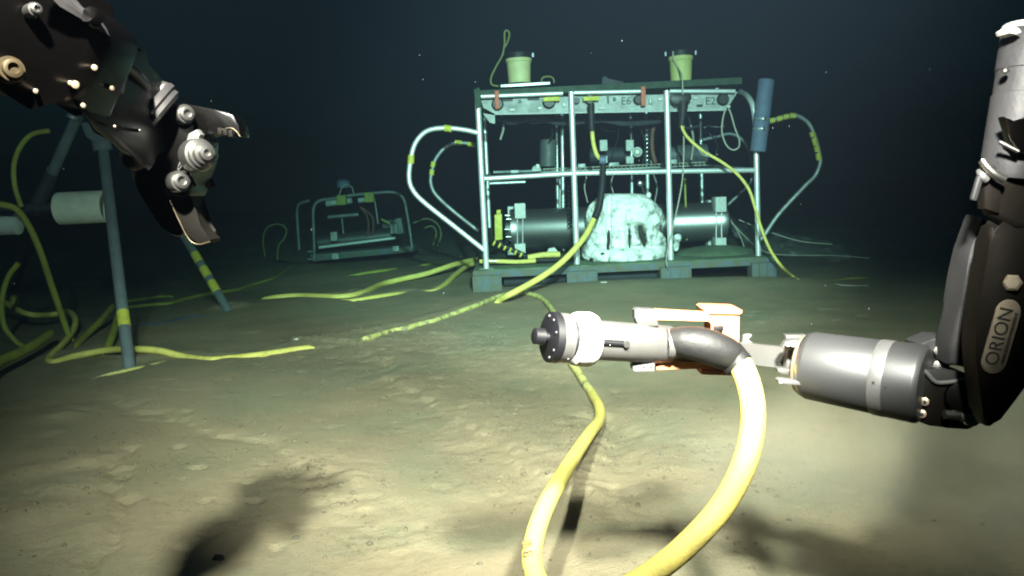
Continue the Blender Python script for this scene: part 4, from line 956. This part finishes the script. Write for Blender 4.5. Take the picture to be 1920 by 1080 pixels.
# upper part
obj('joint_block', plate([(1850, 355), (1854, 306), (1960, 330), (1960, 440), (1900, 428), (1858, 404), (1852, 380)], 1.12, .025, .010, seg=3), 'dark_link', ra)
obj('joint_face', plate([(1846, 338), (1880, 352), (1876, 402), (1846, 392)], 1.115, .02, .004), 'dark_link', ra)
obj('joint_collar', tube([P(1842, 301, 1.11), P(1850, 312, 1.105), P(1865, 326, 1.10), P(1884, 336, 1.098)], .0055, 12), 'bolt', ra)
obj('joint_collar', tube([P(1838, 322, 1.12), P(1842, 330, 1.11), P(1850, 337, 1.11)], .0055, 12), 'bracket', ra)
obj('guard_bar', flatbar(P(1838, 328, 1.11), P(1824, 376, 1.11), .004, .008), 'grey_link', ra)
A, B = P(1935, 55, 1.16), P(1893, 340, 1.14); LT = (B - A).length
r0 = S(49, 1.15)
obj('upper_cylinder', lathe(A, B, [(0, 0), (0, r0 * .93), (.004, r0), (LT * .28, r0 * 1.02), (LT * .285, r0 * .985), (LT * .44, r0 * .985), (LT * .445, r0 * 1.03), (LT * .85, r0 * 1.06), (LT * .96, r0 * 1.02), (LT, r0 * .95), (LT, 0)], 56), 'slab_grey', ra)
obj('cylinder_rim', lathe(A + Vector((0, 0, .003)), B, [(0, r0 * .88), (0, r0 * .99), (.004, r0 * 1.02), (.008, r0 * 1.0)], 56), 'steel', ra)
obj('top_clip', plate([(1889, 55), (1896, 50), (1912, 52), (1918, 60), (1906, 65), (1892, 62)], 1.12, .03, .003), 'white_plastic', ra)
obj('side_bolt', lathe(P(1885, 132, 1.125), P(1880, 132, 1.0), [(0, .005), (.006, .005), (.010, .002), (.010, 0)], 16), 'bolt', ra)
obj('cylinder_cover', plate([(1885, 218), (1912, 232), (1975, 200), (1975, 300), (1912, 284), (1898, 262)], 1.085, .02, .004), 'black_anod', ra)
obj('cover_lip', bar(P(1874, 266, 1.098), P(1910, 284, 1.088), .003, 10), 'bolt', ra)

# ================================================================== left manipulator
LS = 1.0
_P, _S = P, S
def P(px, py, y): return _P(px, py, y * LS)
def S(px, y): return _S(px, y * LS)
la = thing('gripper_arm', 'black arm with an open two jaw claw reaching in from upper left', 'robot arm', P(100, 180, 1.0))
obj('upper_body', plate([(-90, -90), (70, -70), (118, -4), (150, 8), (176, 24), (194, 44), (200, 66), (186, 112), (160, 160), (142, 206), (104, 192), (60, 177), (0, 170), (-90, 165)], .82, .09, .016, .93, seg=4), 'black_anod', la)
obj('highlight_strip', plate([(62, -60), (100, -14), (124, 2), (152, 14), (172, 28), (186, 46), (190, 60), (176, 52), (150, 34), (112, 12), (60, -28)], .845, .02, .005, .918, seg=3), 'arm_grey', la)  # grey strip laid on as the highlight along the arm's top edge
obj('body_cap', lathe(P(166, 26, .895), P(186, 44, .91), [(0, .004), (0, .0095), (.004, .0115), (.010, .0115), (.013, .008), (.013, 0)], 28), 'black_anod', la)
obj('forearm', plate([(150, 62), (202, 62), (209, 88), (222, 104), (248, 127), (270, 156), (284, 196), (276, 236), (256, 262), (242, 304), (224, 296), (176, 248), (136, 204)], .90, .085, .014, 1.12, seg=4), 'black_anod', la)
obj('forearm_seam', tube([P(205, 84, .975), P(214, 98, .985), P(222, 108, .995), P(224, 122, 1.0)], .005, 8), 'arm_grey', la)
obj('forearm_edge', tube([P(224, 110, 1.0), P(248, 132, 1.03), P(266, 150, 1.07), P(274, 164, 1.095)], .006, 10), 'arm_grey', la)
A, B = P(276, 204, 1.150), P(306, 226, 1.158)
obj('wrist_collar', lathe(A, B, [(0, .036), (0, .046), (.003, .049), (.009, .049), (.012, .045), (.018, .045), (.022, .040), (.022, 0)], 56), 'arm_grey', la)
obj('collar_lug', plate([(268, 150), (292, 148), (300, 158), (298, 176), (284, 180), (270, 164)], 1.15, .03, .004), 'bracket', la)
obj('gripper_body', plate(smooth_poly([(286, 188), (318, 196), (352, 240), (378, 262), (372, 300), (356, 345), (352, 368), (318, 366), (270, 330), (240, 316), (226, 300), (222, 260), (250, 215)], 3), 1.17, .075, .010, seg=3), 'black_anod', la)
obj('jaw', plate([(328, 198), (345, 192), (400, 205), (436, 214), (448, 234), (452, 256), (447, 256), (440, 246), (424, 242), (400, 250), (372, 262), (350, 262), (334, 232)], 1.19, .045, .005), 'black_anod', la)
obj('jaw_teeth', (lambda bm: [add_box(bm, P(a, b_, 1.20), .006, .03, .010, .001) for a, b_ in ((418, 247), (428, 248), (438, 251))] and bm)(bmesh.new()), 'dark_link', la)
obj('jaw', plate([(314, 364), (360, 366), (362, 395), (370, 425), (380, 440), (395, 449), (393, 457), (372, 459), (352, 445), (335, 410)], 1.19, .045, .005), 'dark_link', la)
obj('jaw', plate(smooth_poly([(238, 300), (290, 330), (318, 372), (332, 410), (345, 432), (336, 444), (312, 436), (285, 400), (256, 350)], 3), 1.25, .04, .006), 'black_anod', la)
obj('jaw_rim', tube([P(a, b_, 1.187) for a, b_ in ((314, 366), (335, 412), (354, 448), (372, 458), (394, 453))], .0009, 8), 'dim_brass', la)
obj('jaw_rim', tube([P(a, b_, 1.187) for a, b_ in ((416, 243), (432, 240), (443, 246), (450, 256))], .0009, 8), 'dim_brass', la)
obj('link_bar', plate([(352, 250), (368, 242), (376, 252), (352, 300), (334, 322), (330, 316)], 1.160, .02, .004), 'bracket', la)
def pivot(px, py, r, y, steps=2, m='bolt'):
    rr = S(r, y); a = P(px, py, y); d = (CAM - a).normalized() * .4 + Vector((.75, -.45, .1)); d.normalize()
    prof = [(-.012, rr), (0, rr), (.003, rr * .93), (.003, rr * .74), (.008, rr * .70), (.009, rr * .5), (.009, rr * .42), (.005, rr * .36), (.005, 0)]
    if steps > 2: prof = [(-.016, rr), (0, rr), (.003, rr * .95), (.004, rr * .82), (.009, rr * .80), (.010, rr * .66), (.016, rr * .62), (.017, rr * .45), (.023, rr * .42), (.024, rr * .22), (.020, rr * .18), (.020, 0)]
    obj('pivot_bolt', lathe(a, a + d, prof, 36), m, la)
for a in ((308, 170, 17, 1.15), (347, 214, 18, 1.165), (374, 290, 31, 1.15, 3), (337, 340, 20, 1.155), (257, 298, 20, 1.15, 2, 'dim_brass'), (20, 130, 24, .845, 2, 'dim_brass'), (64, 18, 13, .86)):
    pivot(*a)
for px, py, r_, y in ((177, 127, 6, .91), (141, 159, 8, .89), (132, 156, 5, .89), (210, 165, 5, .96), (67, 171, 5, .86), (156, 198, 5, .90), (262, 245, 3, 1.05), (215, 237, 3, .97)):
    a = P(px, py, y); obj('cap_screw', lathe(a, a + (CAM - a).normalized(), [(-.02, S(r_, y)), (0, S(r_, y)), (.003, S(r_, y) * .8), (.004, 0)], 14), 'tan' if px < 230 else 'bolt', la)

P, S = _P, _S
# ------------------------------------------------------------------ drifting specks
bm = bmesh.new(); rnd = random.Random(5)
for k in range(260):
    y = rnd.uniform(1.4, 6.5); px, py = rnd.uniform(-200, 2100), rnd.uniform(-150, 800)
    p = P(px, py, y)
    if p.z < .3: continue
    s = rnd.uniform(.0004, .0010)
    bmesh.ops.create_icosphere(bm, subdivisions=1, radius=1, matrix=Matrix.Translation(p) @ Matrix.Rotation(rnd.random() * 3, 4, 'Y') @ Matrix.Diagonal((s * rnd.uniform(.8, 2), s, s, 1)))
solo('marine_snow', bm, 'speck', 'faint pale specks drifting in the dark water', 'marine snow', kind='stuff')

# ------------------------------------------------------------------ the water itself
def water():
    m = bpy.data.materials.new('sea water'); m.use_nodes = True; nt = m.node_tree
    nt.nodes.remove(nt.nodes['Principled BSDF'])
    v = nt.nodes.new('ShaderNodeVolumePrincipled')
    v.inputs['Density'].default_value = .12
    v.inputs['Color'].default_value = (.020, .028, .040, 1)
    v.inputs['Absorption Color'].default_value = (.060, .47, .37, 1)
    v.inputs['Anisotropy'].default_value = .3
    nt.links.new(v.outputs[0], nt.nodes['Material Output'].inputs['Volume'])
    bm = bmesh.new(); bmesh.ops.create_cube(bm, size=1, matrix=Matrix.Translation((0, 20, 1.0)) @ Matrix.Diagonal((84, 64, 5.2, 1)))
    tag(obj('haze', bm, m, smooth=False), 'dark blue green sea water filling the view', 'water', kind='stuff')
water()
def silt():
    m = bpy.data.materials.new('stirred silt'); m.use_nodes = True; nt = m.node_tree; L = nt.links
    nt.nodes.remove(nt.nodes['Principled BSDF'])
    v = nt.nodes.new('ShaderNodeVolumePrincipled'); v.inputs['Color'].default_value = (.78, .66, .46, 1); v.inputs['Absorption Color'].default_value = (.6, .5, .4, 1)
    tc = nt.nodes.new('ShaderNodeTexCoord')
    n = nt.nodes.new('ShaderNodeTexNoise'); n.inputs['Scale'].default_value = 3.2; n.inputs['Detail'].default_value = 4; n.inputs['Distortion'].default_value = .5
    L.new(tc.outputs['Object'], n.inputs['Vector'])
    g = nt.nodes.new('ShaderNodeTexGradient'); g.gradient_type = 'SPHERICAL'
    mp = nt.nodes.new('ShaderNodeMapping'); L.new(tc.outputs['Object'], mp.inputs['Vector'])
    mp.inputs['Scale'].default_value = (1 / 1.15, 1 / .95, 1 / .36)
    L.new(mp.outputs[0], g.inputs['Vector'])
    mr = nt.nodes.new('ShaderNodeMapRange'); mr.inputs['From Min'].default_value = .40; mr.inputs['From Max'].default_value = .72; mr.inputs['To Max'].default_value = 4.0
    L.new(n.outputs['Fac'], mr.inputs['Value'])
    mu = nt.nodes.new('ShaderNodeMath'); mu.operation = 'MULTIPLY'; L.new(mr.outputs[0], mu.inputs[0]); L.new(g.outputs['Fac'], mu.inputs[1])
    L.new(mu.outputs[0], v.inputs['Density']); L.new(v.outputs[0], nt.nodes['Material Output'].inputs['Volume'])
    bm = bmesh.new(); bmesh.ops.create_icosphere(bm, subdivisions=3, radius=1, matrix=Matrix.Diagonal((1.15, .95, .36, 1)))
    o = obj('silt_cloud', bm, m, smooth=False, origin=(0, 0, 0)); o.location = (1.35, 2.05, .12)
    tag(o, 'soft cloud of stirred silt over the mud at lower right', 'silt cloud', kind='stuff')
silt()
